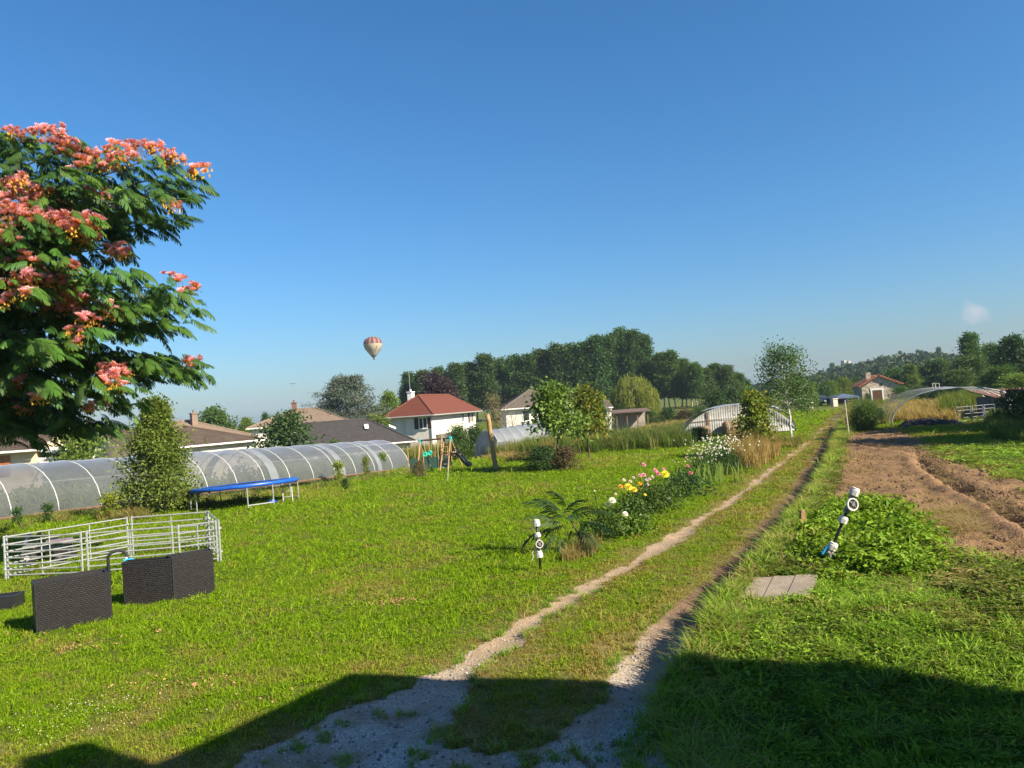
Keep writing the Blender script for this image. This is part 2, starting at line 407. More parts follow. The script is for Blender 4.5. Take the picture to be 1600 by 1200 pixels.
# ------------------------------------------------------------------ foliage builders
def unit(a): return a/np.maximum(np.linalg.norm(a, axis=-1, keepdims=True), 1e-9)
def leaf_verts(P, D, L, W, rng, cup=.12):
    n = len(P); S = unit(np.cross(D, unit(rng.normal(size=(n, 3))))); N = np.cross(D, S)
    L = np.broadcast_to(L, (n,))[:, None]; W = np.broadcast_to(W, (n,))[:, None]
    v = np.stack([P, P+D*L*.45+S*W*.5+N*L*cup, P+D*L, P+D*L*.45-S*W*.5+N*L*cup], 1).reshape(-1, 3)
    f = np.arange(4*n).reshape(-1, 4); return v, f
def leaf_mesh(name, P, D, L, W, tint, mt, rng):
    v, f = leaf_verts(P, D, L, W, rng); return mesh_np(name, v, f, mt, {'tint': np.repeat(tint, 4)})
def tree_data(seed, H, prof, t0=.2, nl=26, el0=.2, el1=1.0, droop=.2, nsub=7, nleaf=22, spread=.35, LL=.3, LWd=.2, hang=.2, lean=(0, 0), r0=None, zsq=.75, taper=.9, bare=.35, top=True, shoots=0):
    rng = np.random.default_rng(seed); mb = MB(); r0 = r0 or H*.014
    wob = rng.normal(0, .012*H, (8, 2)); wob[0] = 0
    def tp(t):
        i = t*7; a = int(min(i, 6)); k = i-a; wv = wob[a]*(1-k)+wob[a+1]*k
        return np.array([wv[0]+lean[0]*t*H, wv[1]+lean[1]*t*H, t*H])
    mb.tube([tp(t) for t in np.linspace(0, .97, 9)], [max(r0*(1-taper*t), .008) for t in np.linspace(0, 1, 9)], 6)
    C = []; O = []
    for i in range(nl):
        t = t0+(.97-t0)*((i+rng.random())/nl); az = i*2.39996+rng.normal(0, .4)
        Rr = prof(t)*rng.uniform(.72, 1.12); el = el0+(el1-el0)*t+rng.normal(0, .12)
        d = np.array([math.cos(az)*math.cos(el), math.sin(az)*math.cos(el), math.sin(el)]); b0 = tp(t)
        pt = lambda u: b0+d*Rr*u+np.array([0, 0, -droop*Rr*u*u])
        rr = max(r0*(1-taper*t)*.5, .006)
        mb.tube([pt(u) for u in (0, .33, .66, 1)], [rr, rr*.7, rr*.45, rr*.2], 4, False)
        for k in range(nsub):
            u = bare+(1.05-bare)*rng.random()**.8
            C.append(pt(u)+rng.normal(0, .13*Rr+.25*spread, 3)*np.array([1, 1, .8])); O.append(d)
    if top:
        for k in range(max(2, nsub//2)): C.append(tp(.97)+rng.normal(0, spread*.5, 3)); O.append(np.array([0, 0, 1.]))
    C = np.array(C); O = np.array(O); n = len(C)*nleaf
    ci = np.repeat(np.arange(len(C)), nleaf)
    off = rng.normal(size=(n, 3))*spread*np.array([1, 1, zsq])
    P = C[ci]+off
    P[:, 2] = np.maximum(P[:, 2], .03*H)
    D = unit(unit(rng.normal(size=(n, 3)))*.8+unit(off)*.5+O[ci]*.3+np.array([0, 0, -hang]))
    ctint = np.clip(rng.normal(.5, .2, len(C)), 0, 1)
    tint = np.clip(ctint[ci]*.6+rng.random(n)*.5, 0, 1)
    L = LL*rng.uniform(.6, 1.25, n); W = LWd*rng.uniform(.7, 1.2, n)
    return mb, P, D, L, W, tint, rng
BARK = mat('bark', (.12, .09, .065), (.06, .045, .035), 9, .9, bump=.6)
BARK_PALE = mat('pale_bark', (.42, .38, .31), (.2, .17, .13), 7, .85, bump=.4)
def tree_meshes(lm, bark=None, **k):
    mb, P, D, L, W, tint, rng = tree_data(**k)
    cm = leaf_mesh('crown', P, D, L, W, tint, lm, rng)
    tm = bpy.data.meshes.new('trunk'); tm.from_pydata(mb.v, [], mb.f); tm.materials.append(bark or BARK)
    return tm, cm
def put_tree(name, label, cat, loc, meshes, scale=1.0, rz=0, group=None, part='crown', stem='trunk'):
    t = thing(name, label, cat, loc, rz, group)
    t.scale = scale if isinstance(scale, (tuple, list)) else (scale,)*3
    if meshes[0]: link(stem, meshes[0], t)
    link(part, meshes[1], t, 'stuff'); return t
def oval(R, lo=.25, pk=.5, hi=.25):
    """radius profile: lo at bottom, R at pk, hi at top (fractions)"""
    return lambda t: R*np.interp(t, [0, pk*.5, pk, (1+pk)/2, 1], [lo, .5*(1+lo), 1, .62+.38*hi, hi])
LM = dict(
  poplar=leafmat('poplar_leaf', [(.022,.050,.012), (.045,.095,.020), (.08,.145,.03)], .28),
  dark=leafmat('dark_leaf', [(.014,.034,.010), (.032,.072,.016), (.06,.12,.025)], .25),
  mid=leafmat('mid_leaf', [(.03,.065,.012), (.06,.12,.02), (.10,.17,.03)], .3),
  light=leafmat('light_leaf', [(.06,.10,.015), (.11,.18,.025), (.18,.25,.04)], .35),
  lime=leafmat('lime_leaf', [(.10,.15,.015), (.18,.24,.025), (.30,.28,.03)], .4),
  purple=leafmat('purple_leaf', [(.018,.010,.012), (.035,.018,.022), (.055,.03,.03)], .15),
  cedar=leafmat('cedar_needle', [(.035,.058,.038), (.08,.11,.078), (.15,.18,.125)], .1),
  willow=leafmat('willow_leaf', [(.10,.13,.018), (.19,.23,.03), (.28,.30,.05)], .35),
  brown=leafmat('brown_leaf', [(.06,.04,.022), (.12,.085,.045), (.14,.14,.05)], .2),
  yellow=leafmat('yellow_leaf', [(.05,.10,.015), (.11,.17,.02), (.30,.25,.02)], .4),
  straw=leafmat('straw_leaf', [(.13,.11,.03), (.26,.20,.07), (.36,.28,.11)], .3),
  silk=leafmat('silk_leaf', [(.022,.055,.012), (.045,.11,.018), (.09,.19,.025)], .38),
  weed=leafmat('weed_leaf', [(.05,.10,.012), (.10,.18,.02), (.17,.25,.03)], .35),
)
exec_parts = []

# ------------------------------------------------------------------ plain materials
WHITEWALL = mat('white_render', (.62,.58,.51), (.54,.50,.44), 1.2, .9, bump=.2, bsc=40, dirt=(.48,.44,.38))
CREAM = mat('cream_render', (.62,.50,.34), (.56,.45,.31), 1.5, .9, bump=.2, bsc=40)
PALEWALL = mat('pale_render', (.58,.54,.47), (.50,.46,.40), 1.2, .9, bump=.2, bsc=40)
REDROOF = mat('red_roof_tile', (.14,.040,.022), (.112,.032,.018), 3, .8, bump=.3, bsc=20)
BROWNROOF = mat('brown_roof_tile', (.082,.056,.040), (.058,.042,.032), 2.2, .9, bump=.4, bsc=18, dirt=(.11,.085,.06))
TANROOF = mat('tan_roof_tile', (.20,.145,.105), (.16,.115,.085), 2.2, .9, bump=.3, bsc=18)
GREYROOF = mat('grey_brown_roof_tile', (.12,.095,.078), (.088,.07,.058), 2.2, .9, bump=.3, bsc=18)
DARKROOF = mat('dark_slate_roof', (.055,.048,.046), (.035,.032,.033), 3, .8, bump=.3, bsc=18)
WHITEPAINT = mat('white_paint', (.75,.73,.69), (.68,.66,.62), 5, .5, bump=.05)
BROWNPAINT = mat('brown_shutter_paint', (.05,.022,.016), (.035,.016,.012), 8, .6)
RUSTSHUT = mat('terracotta_shutter', (.33,.125,.05), (.28,.10,.042), 5, .6)
GLASS = mat('dark_window_glass', (.03,.035,.04), (.02,.022,.025), 2, .08, bump=0, spec=.6)
GALV = mat('galvanised_steel', (.46,.47,.46), (.36,.37,.37), 14, .45, .55, bump=.1)
STEEL = mat('weathered_tube_steel', (.5,.5,.48), (.34,.34,.33), 10, .5, .4, bump=.1)
BLACKPL = mat('black_plastic', (.012,.012,.013), (.02,.02,.021), 20, .45, bump=.1)
WHITEPL = mat('white_plastic', (.58,.56,.52), (.46,.44,.41), 12, .45, bump=.1)
GREYPL = mat('grey_plastic', (.16,.15,.145), (.11,.105,.1), 12, .5, bump=.1)
WOOD = mat('weathered_timber', (.36,.225,.10), (.25,.15,.065), 7, .85, bump=.5, bsc=30)
WOODDK = mat('brown_timber', (.16,.095,.05), (.10,.06,.033), 7, .85, bump=.5)
BLUEPAD = mat('blue_vinyl_pad', (.012,.085,.42), (.010,.065,.33), 5, .35, bump=.15)
TEAL = mat('turquoise_plastic', (.03,.36,.40), (.02,.28,.33), 9, .4)
MINT = mat('mint_plastic', (.05,.55,.38), (.04,.45,.32), 9, .4)
YELLOWPL = mat('yellow_plastic', (.75,.52,.03), (.66,.44,.02), 9, .4)
CYAN = mat('cyan_plastic', (.02,.38,.75), (.02,.3,.65), 9, .4)
CONC = mat('concrete_slab', (.25,.20,.15), (.19,.155,.118), 6, .95, bump=.4, bsc=40, dirt=(.16,.13,.10))
TARP = mat('black_tarpaulin', (.008,.008,.009), (.016,.016,.018), 8, .6, bump=.8, bsc=12, spec=.15)
CARBLUE = mat('dark_navy_car_paint', (.012,.016,.03), (.010,.013,.026), 2, .18, .3, bump=0)
RUBBER = mat('black_rubber', (.015,.015,.015), (.025,.025,.025), 20, .8)
PLATE = mat('number_plate', (.7,.7,.68), (.6,.6,.6), 9, .4)
STRAWM = mat('straw', (.42,.31,.12), (.30,.21,.08), 18, .9, bump=.5)
HAY = mat('hay_bale', (.20,.14,.075), (.12,.08,.045), 9, .95, bump=.8, bsc=40)
GREENNET = mat('dark_green_netting', (.008,.045,.03), (.006,.035,.024), 10, .7)

def film_material(name, c, alpha=.72, gloss=.35):
    m, t, out = _nodes(name)
    d = t.nodes.new('ShaderNodeBsdfDiffuse'); tr = t.nodes.new('ShaderNodeBsdfTranslucent'); tp = t.nodes.new('ShaderNodeBsdfTransparent')
    g = t.nodes.new('ShaderNodeBsdfGlossy'); g.inputs['Roughness'].default_value = .5; g.inputs['Color'].default_value = (.9,.92,.95,1)
    n = noise(t, 1.3, 5, .6); cc = mixc(t, ramp(t, n, [(.3, (0,0,0)), (.7, (1,1,1))]), c, tuple(q*.72 for q in c))
    t.links.new(cc, d.inputs[0]); t.links.new(cc, tr.inputs[0])
    bp = t.nodes.new('ShaderNodeBump'); bp.inputs['Strength'].default_value = .25; bp.inputs['Distance'].default_value = .05
    t.links.new(noise(t, 2.2, 3), bp.inputs['Height'])
    for q in (d, g): t.links.new(bp.outputs[0], q.inputs['Normal'])
    a = t.nodes.new('ShaderNodeMixShader'); a.inputs[0].default_value = .4
    t.links.new(d.outputs[0], a.inputs[1]); t.links.new(tr.outputs[0], a.inputs[2])
    b = t.nodes.new('ShaderNodeMixShader'); b.inputs[0].default_value = alpha
    t.links.new(tp.outputs[0], b.inputs[1]); t.links.new(a.outputs[0], b.inputs[2])
    lw = t.nodes.new('ShaderNodeLayerWeight'); lw.inputs[0].default_value = .5
    e = t.nodes.new('ShaderNodeMixShader'); t.links.new(mth(t, 'ADD', mth(t, 'MULTIPLY', mth(t, 'POWER', lw.outputs['Facing'], 3.0), gloss*4), .008, True), e.inputs[0])
    t.links.new(b.outputs[0], e.inputs[1]); t.links.new(g.outputs[0], e.inputs[2]); t.links.new(e.outputs[0], out.inputs[0]); return m
FILM = film_material('greenhouse_film', (.165,.18,.19), .60, .19)
FILM2 = film_material('clouded_film', (.30,.325,.35), .85, .12)

# ------------------------------------------------------------------ houses
def slope(mb, b0, b1, t1, t0, n, lift=.035):
    b0, b1, t0, t1 = map(Vector, (b0, b1, t0, t1)); nn = (b1-b0).cross(t0-b0).normalized()
    for k in range(n):
        a, b = k/n, min(1.0, (k+1.15)/n)
        p = [b0.lerp(t0, a)+nn*lift, b1.lerp(t1, a)+nn*lift, b1.lerp(t1, b), b0.lerp(t0, b)]
        q = [v-nn*.05 for v in p]
        mb.hexa(q+p)
def house(name, label, O, rz, L, W, eave, ridge, wallm, roofm, kind='hip', over=.45, n=16, hipL=True, hipR=True, group=None, cat='house', base=1.2, trim=WHITEPAINT):
    """root at near corner on the ground; walls run x 0..L, y 0..W; heights above root"""
    t = thing(name, label, cat, O, rz, group); e, r, o = eave, ridge, over; h = W/2
    xl = h if hipL else -o*.6; xr = L-h if hipR else L+o*.6
    m = MB(); pts = []
    m.hexa([(0,0,-base),(L,0,-base),(L,W,-base),(0,W,-base),(0,0,e),(L,0,e),(L,W,e),(0,W,e)])
    for x, hp in ((0, hipL), (L, hipR)):
        if not hp:
            x2 = x+.3 if x == 0 else x-.3; zz = e+(r-e)*.97
            m.add([(x,0.02,e),(x,W-.02,e),(x,h,zz),(x2,0.02,e),(x2,W-.02,e),(x2,h,zz)], [(0,1,2),(3,5,4),(0,2,5,3),(1,4,5,2),(0,3,4,1)])
    m.build('wall', wallm, t)
    dz = (r-e)*o/h; eo = e-dz+.06; m = MB(); r2 = r+.06
    ex0 = -o if hipL else xl; ex1 = L+o if hipR else xr
    slope(m, (ex0,-o,eo), (ex1,-o,eo), (xr,h,r2), (xl,h,r2), n)
    slope(m, (ex1,W+o,eo), (ex0,W+o,eo), (xl,h,r2), (xr,h,r2), n)
    if hipL: slope(m, (-o,W+o,eo), (-o,-o,eo), (xl,h,r2), (xl+.02,h,r2), n)
    if hipR: slope(m, (L+o,-o,eo), (L+o,W+o,eo), (xr,h,r2), (xr-.02,h,r2), n)
    ro = m.build('roof', roofm, t)
    m = MB(); m.tube([(xl,h,r2+.04),(xr,h,r2+.04)], .11, 6)
    if hipL: m.tube([(-o,-o,eo+.05),(xl,h,r2+.05)], .09, 6); m.tube([(-o,W+o,eo+.05),(xl,h,r2+.05)], .09, 6)
    if hipR: m.tube([(L+o,-o,eo+.05),(xr,h,r2+.05)], .09, 6); m.tube([(L+o,W+o,eo+.05),(xr,h,r2+.05)], .09, 6)
    m.build('ridge_tiles', roofm, ro)
    z = eo-.05
    def gut(a, b): m = MB(); m.tube([a, b], .075, 6); m.build('gutter', trim, t)
    def sof(c, d): m = MB(); m.box(c, d); m.build('soffit', trim, t)
    gut((ex0,-o-.07,z), (ex1,-o-.07,z)); gut((ex0,W+o+.07,z), (ex1,W+o+.07,z))
    sof((L/2, -o*.5, z+.02), (L+(o if hipL else 0)+(o if hipR else 0)-.1, o-.02, .05)); sof((L/2, W+o*.5, z+.02), (L, o-.02, .05))
    if hipL: gut((-o-.07,-o,z), (-o-.07,W+o,z)); sof((-o*.5, h, z+.016), (o-.02, W-.1, .05))
    if hipR: gut((L+o+.07,-o,z), (L+o+.07,W+o,z)); sof((L+o*.5, h, z+.016), (o-.02, W-.1, .05))
    return t
def window(t, face, a, z, w_, h_, shut=None, L=0, W=0, panes=2, frame=WHITEPAINT):
    """face 'y0' (x=a) or 'x0' (y=a) or 'xL'"""
    def bx(m, u, v, d, du, dv, dd):
        if face == 'y0': m.box((a+u, -d, z+v), (du, dd, dv))
        elif face == 'x0': m.box((-d, a+u, z+v), (dd, du, dv))
        else: m.box((L+d, a+u, z+v), (dd, du, dv))
    m = MB(); f = .08
    bx(m, -w_/2+f/2, 0, .03, f, h_, .06); bx(m, w_/2-f/2, 0, .03, f, h_, .06)
    bx(m, 0, h_/2-f/2, .028, w_-2*f, f, .056); bx(m, 0, -h_/2+f/2, .028, w_-2*f, f, .056)
    if panes == 2: bx(m, 0, 0, .027, f*1.3, h_-2*f, .054)
    fr = m.build('window', frame, t)
    for s in ((-1, 1) if panes == 2 else (0,)):
        g = MB(); ww = (w_-2*f)/2-.07 if panes == 2 else w_-2*f
        bx(g, s*(ww/2+.06), 0, .012, ww, h_-2*f, .02); g.build('pane', GLASS, fr)
    g = MB(); bx(g, 0, -h_/2-.05, .06, w_+.15, .07, .14); g.build('sill', frame, fr)
    if shut:
        for s in (-1, 1):
            g = MB(); sw = w_/2
            bx(g, s*(w_/2+sw/2+.04), 0, .035, sw, h_+.06, .04)
            for k in range(6): bx(g, s*(w_/2+sw/2+.04), -h_/2+(k+.5)*h_/6, .06, sw-.12, h_/6-.05, .015)
            g.build('shutter', shut, t)
def chimney(t, x, y, z0, z1, m_, s=.55, pot=True, aer=0):
    roof = [c for c in t.children if c.name.startswith('roof')][0]
    m = MB(); m.box((x, y, (z0+z1)/2), (s, s*.8, z1-z0)); m.box((x, y, z1+.04), (s+.16, s*.8+.16, .1))
    if pot: m.lathe([(.12, z1+.09), (.12, z1+.35), (.15, z1+.38)], 8, (x, y, 0))
    m.build('chimney', m_, roof)
    if aer:
        m = MB(); m.tube([(x, y, z1+.05), (x, y, z1+aer)], .03, 5)
        for k in range(5): m.tube([(x-.45+.05*k, y-.5+.25*k, z1+aer-.12), (x+.45-.05*k, y-.5+.25*k, z1+aer-.12)], .02, 4)
        m.tube([(x, y-.55, z1+aer-.12), (x, y+.55, z1+aer-.12)], .02, 4); m.build('aerial', GALV, t)
def corner(px, py, Y):
    p = at(px, py, Y); g = float(zg(p.x, p.y)); return Vector((p.x, p.y, g)), p.z-g
def far_z(px, py, Y, g): return at(px, py, Y).z-g

# two-storey white house with red hip roof
O, e = corner(672, 642, 95); r = far_z(648, 619, 98.5, O.z)
h1 = house('white_house', 'two-storey white house with a red tiled hip roof and dark shutters', O, R(72), 15.5, 5.5, e, r, WHITEWALL, REDROOF, over=.75, n=22, trim=STEEL)
window(h1, 'x0', 1.05, e-1.45, 1.15, 1.35, BROWNPAINT); 
window(h1, 'y0', 10.6, e-1.25, 1.0, 1.2, None, frame=WHITEPAINT)
window(h1, 'y0', 13.6, e-1.3, .9, 1.35, BROWNPAINT)
window(h1, 'y0', 3.4, e-4.1, 1.1, 1.3, BROWNPAINT)
m = MB(); m.tube([(-.08, -.08, e-.2), (-.08, -.08, 0)], .05, 6); m.build('downpipe', STEEL, h1)
m = MB(); m.tube([(-.06, 3.6, e-.2), (-.06, 3.6, 0)], .03, 5); m.build('downpipe', STEEL, h1)
chimney(h1, 3.2, 4.0, r-1.0, r+.55, WHITEPAINT, .8, True, 0)
m = MB(); m.tube([(3.9, 4.4, r-.6), (3.9, 4.4, r+3.4)], .035, 5); m.tube([(3.5,4.4,r+3.2),(4.3,4.4,r+3.2)], .025, 4); m.build('aerial', GALV, h1)
m = MB(); m.hexa([(1.5,-2.6,-.5),(6.8,-2.6,-.5),(6.8,-.01,-.5),(1.5,-.01,-.5),(1.5,-2.6,1.1),(6.8,-2.6,1.1),(6.8,-.01,2.0),(1.5,-.01,2.0)]); m.build('lean_to', PALEWALL, h1)
m = MB(); slope(m, (1.2,-3.0,1.08), (7.1,-3.0,1.08), (7.1,-.01,2.08), (1.2,-.01,2.08), 6); m.build('porch_roof', GREYROOF, h1)

# low building with dark slate roof
rz = R(16); d = Vector((math.cos(rz), math.sin(rz), 0)); Lg = 11.0
C2, e2 = corner(641, 686, 80); O = C2-d*Lg; g = float(zg(O.x, O.y)); e2 += C2.z-g; O.z = g
h2 = house('slate_roof_house', 'low pale house with a dark slate roof behind the tunnel greenhouse', O, rz, Lg, 8.0, e2, far_z(560, 657, 82, g), PALEWALL, DARKROOF, n=24, hipL=False, over=.5)
m = MB(); m.slab([(6.6,1.9,e2+1.4),(7.0,1.9,e2+1.4),(7.0,2.4,e2+1.85),(6.6,2.4,e2+1.85)], .05); rl = m.build('roof_light', WHITEPAINT, h2)
m = MB(); m.slab([(9.2,2.3,e2+1.45),(9.9,2.3,e2+1.1),(9.9,2.6,e2+1.3),(9.2,2.6,e2+1.65)], .05); m.build('roof_light', WHITEPAINT, h2)
window(h2, 'y0', 9.2, 1.25, .9, 1.0, None)

# brown roofed house with pale gable behind the conical tree
O, e3 = corner(207, 703, 58); rz = R(55)
h3 = house('gabled_house', 'cream house with a brown tiled roof and blank gable, beyond the long greenhouse', O, rz, 11.0, 8.0, e3, far_z(165, 677, 60.5, O.z), PALEWALL, BROWNROOF, n=22, hipL=False, hipR=True, over=.45)
chimney(h3, 5.5, 4.6, e3+1.2, e3+3.1, TANROOF, .5, True, 0)
# tan roofed house behind
C2, e4 = corner(396, 681, 80); rz = R(48); d = Vector((math.cos(rz), math.sin(rz), 0)); O = C2-d*11; g = float(zg(O.x, O.y)); O.z = g; e4 += C2.z-g
h4 = house('tan_roof_house', 'house with a light tan hip roof and two chimneys, behind the brown-roofed one', O, rz, 11, 9, e4, far_z(318, 657, 78, g), CREAM, TANROOF, n=18)
chimney(h4, 2.2, 4.4, e4+1.0, e4+2.9, TANROOF, .7, True, 2.2); chimney(h4, 6.4, 3.4, e4+1.2, e4+2.7, TANROOF, .6)
# house peeping over the round shrub
O, e5 = corner(392, 668, 96)
h5 = house('chimney_house', 'house mostly hidden by a round tree, with a red brick chimney and tall aerial', O, R(8), 12, 9, e5, far_z(455, 641, 100, O.z), PALEWALL, TANROOF, n=16)
chimney(h5, 4.9, 3.6, e5+1.2, e5+2.75, mat('red_brick', (.17,.085,.06), (.13,.065,.045), 9, .9), .6, True, 2.7)
# house at the frame edge with terracotta shutters
rz = R(8); d = Vector((math.cos(rz), math.sin(rz), 0)); C2, e6 = corner(55, 699, 50); O = C2-d*12; g = float(zg(O.x, O.y)); O.z = g; e6 += C2.z-g
h6 = house('cream_house', 'cream house with closed terracotta shutters, half hidden behind the silk tree', O, rz, 12, 9, e6, far_z(20, 664, 53, g), CREAM, BROWNROOF, n=18, hipL=False, hipR=False, over=.55)
m = MB(); m.box((12-2.4, -.05, e6-1.05), (1.75, .06, 1.3)); 
for k in range(4): m.box((12-2.4-.66+.44*k, -.09, e6-1.05), (.42, .02, 1.26))
m.build('shutter', RUSTSHUT, h6)
m = MB(); m.box((12.75, 3.0, e6/2-.7), (1.5, 5.6, e6)); m.build('annexe', WHITEWALL, h6)
m = MB(); m.slab([(11.9,.0,e6-.1),(13.8,.0,e6-.5),(13.8,6.0,e6-.5),(11.9,6.0,e6-.1)], .12); m.build('annexe_roof', WHITEPAINT, h6)
# white house behind the yellowing tree
O, e7 = corner(790, 637, 92)
h7 = house('hip_roof_house', 'white house with a grey-brown hip roof beyond the wooden pole', O, R(6), 7.6, 8.0, e7, far_z(836, 606, 96, O.z), WHITEWALL, GREYROOF, n=20)
window(h7, 'y0', 2.4, e7-1.1, .9, 1.3, None, panes=1); window(h7, 'y0', 5.2, e7-1.1, .9, 1.3, None, panes=1)
m = MB(); m.box((8.0, 1.6, e7*.5-.8), (4.6, 5.0, e7+.6)); m.build('wing', WHITEWALL, h7)
m = MB(); slope(m, (5.4,-1.2,e7-.6), (10.7,-1.2,e7-.6), (9.5,4,e7+1.2), (6.2,4,e7+1.2), 10); slope(m, (10.7,-1.2,e7-.6), (10.7,4.2,e7-.6), (9.5,4.0,e7+1.2), (9.5,3.9,e7+1.2), 10); m.build('wing_roof', GREYROOF, h7)
O, e8 = corner(884, 641, 98)
h8 = house('long_barn', 'long low barn with a pale gable end peeping out behind the yellowing tree', O, R(2), 5.9, 4.6, e8, far_z(948, 628, 100, O.z), PALEWALL, GREYROOF, n=12, hipL=False, hipR=False, over=.25)
# open shed under the willow
O, e9 = corner(961, 645, 92)
sh = thing('open_shed', 'low flat-roofed shed of grey boards under the willow', 'shed', O, R(3))
for k in range(4):
    m = MB(); m.box((.15+k*1.25, 0, e9*.5-.3), (.12, .12, e9+.6)); m.build('post', WOODDK, sh)
m = MB(); m.box((2.0, 2.2, e9*.5-.3), (4.1, .1, e9+.4)); m.build('back_wall', mat('bare_blocks', (.3,.26,.22), (.24,.2,.17), 4, .95), sh)
m = MB(); m.slab([(-.3,-.4,e9+.02),(4.3,-.4,e9+.02),(4.3,2.5,e9+.3),(-.3,2.5,e9+.3)], .12); m.build('roof', mat('rusty_sheet', (.12,.08,.06), (.085,.06,.05), 5, .8), sh)

# ------------------------------------------------------------------ stone hut
STONE = None
def stone_mat():
    m, t, out = _nodes('rubble_stone'); tc = node(t, 'ShaderNodeTexCoord')
    v = node(t, 'ShaderNodeTexVoronoi'); v.inputs['Scale'].default_value = 3.2
    mp = node(t, 'ShaderNodeMapping'); mp.inputs['Scale'].default_value = (1, 1, 1.6); t.links.new(tc.outputs['Object'], mp.inputs[0]); t.links.new(mp.outputs[0], v.inputs['Vector'])
    ve = node(t, 'ShaderNodeTexVoronoi', feature='DISTANCE_TO_EDGE'); ve.inputs['Scale'].default_value = 3.2; t.links.new(mp.outputs[0], ve.inputs['Vector'])
    c = ramp(t, v.outputs['Color'], [(.2, (.26,.20,.14)), (.5, (.42,.34,.25)), (.9, (.54,.46,.36))])
    c = mixc(t, ramp(t, ve.outputs['Distance'], [(.02, (1,1,1)), (.08, (0,0,0))]), c, (.36,.30,.23))
    b = node(t, 'ShaderNodeBsdfPrincipled'); b.inputs['Roughness'].default_value = .95; t.links.new(c, b.inputs['Base Color'])
    bp = node(t, 'ShaderNodeBump'); bp.inputs['Strength'].default_value = .8; bp.inputs['Distance'].default_value = .06; t.links.new(ve.outputs['Distance'], bp.inputs['Height']); t.links.new(bp.outputs[0], b.inputs['Normal'])
    t.links.new(b.outputs[0], out.inputs[0]); return m
STONE = stone_mat()
Yh = 118; A = at(1346, 602, Yh); B = at(1405, 597, Yh-1.4); g = float(zg(A.x, A.y)); Wd = (B-A).xy.length; rz = math.atan2(B.y-A.y, B.x-A.x)
hut = thing('stone_hut', 'small rubble-stone hut with a terracotta gable roof at the end of the track', 'hut', (A.x, A.y, g), rz)
eh = A.z-g; pk = at(1370, 587, Yh).z-g; D_ = 8.0
m = MB(); m.add([(0,0,-.5),(Wd,0,-.5),(Wd,0,eh),(Wd*.46,0,pk),(0,0,eh),(0,D_,-.5),(Wd,D_,-.5),(Wd,D_,eh),(Wd*.46,D_,pk),(0,D_,eh)], [(0,1,2,3,4),(9,8,7,6,5),(0,5,6,1),(1,6,7,2),(4,9,5,0)]); m.build('wall', STONE, hut)
TERRA = mat('terracotta_tile', (.42,.15,.07), (.33,.11,.055), 4, .85, bump=.3)
m = MB(); px_ = Wd*.46
slope(m, (-.35,-.3,eh-.16), (-.35,D_+.2,eh-.16), (px_,D_+.2,pk+.1), (px_,-.3,pk+.1), 9, .05) if False else None
for (bx0, bz0) in ((-.35, eh-.17), (Wd+.4, eh-.17)):
    a0, a1, b1, b0 = Vector((bx0,-.3,bz0)), Vector((bx0,D_,bz0)), Vector((px_,D_,pk+.12)), Vector((px_,-.3,pk+.12))
    if bx0 < 0: slope(m, a1, a0, b0, b1, 9, .06)
    else: slope(m, a0, a1, b1, b0, 9, .06)
hr = m.build('roof', TERRA, hut)
m = MB()
for k in range(9):
    f = k/8; m.box((-.3+(px_+.3)*f, -.28, eh-.13+(pk-eh+.22)*f), (.42, .16, .17)); m.box((Wd+.35-(Wd+.35-px_)*f, -.28, eh-.13+(pk-eh+.22)*f), (.42, .16, .17))
m.build('verge_tiles', TERRA, hr)
m = MB(); m.box((1.35, 2.0, pk-.1), (.7, .6, 1.4)); m.build('chimney', STONE, hr)
m = MB(); dx = Wd*.40
m.box((dx-.78, -.03, .75), (.2, .08, 1.7)); m.box((dx+.78, -.03, .75), (.2, .08, 1.7)); m.box((dx, -.03, 1.75), (1.9, .08, .3)); m.build('door_surround', WHITEPAINT, hut)
dr = MB()
for k in range(4): dr.box((dx-.51+.34*k, -.02, .75), (.33, .06, 1.68))
dr.build('door', mat('old_brown_door', (.12,.05,.025), (.08,.035,.02), 6, .8), hut)
m = MB(); m.lathe([(.0, -.01), (.19, -.01), (.19, .04), (.0, .04)], 12, (Wd*.53, -.02, pk-1.35), Vector((0,-1,0))); m.build('round_window', GLASS, hut)

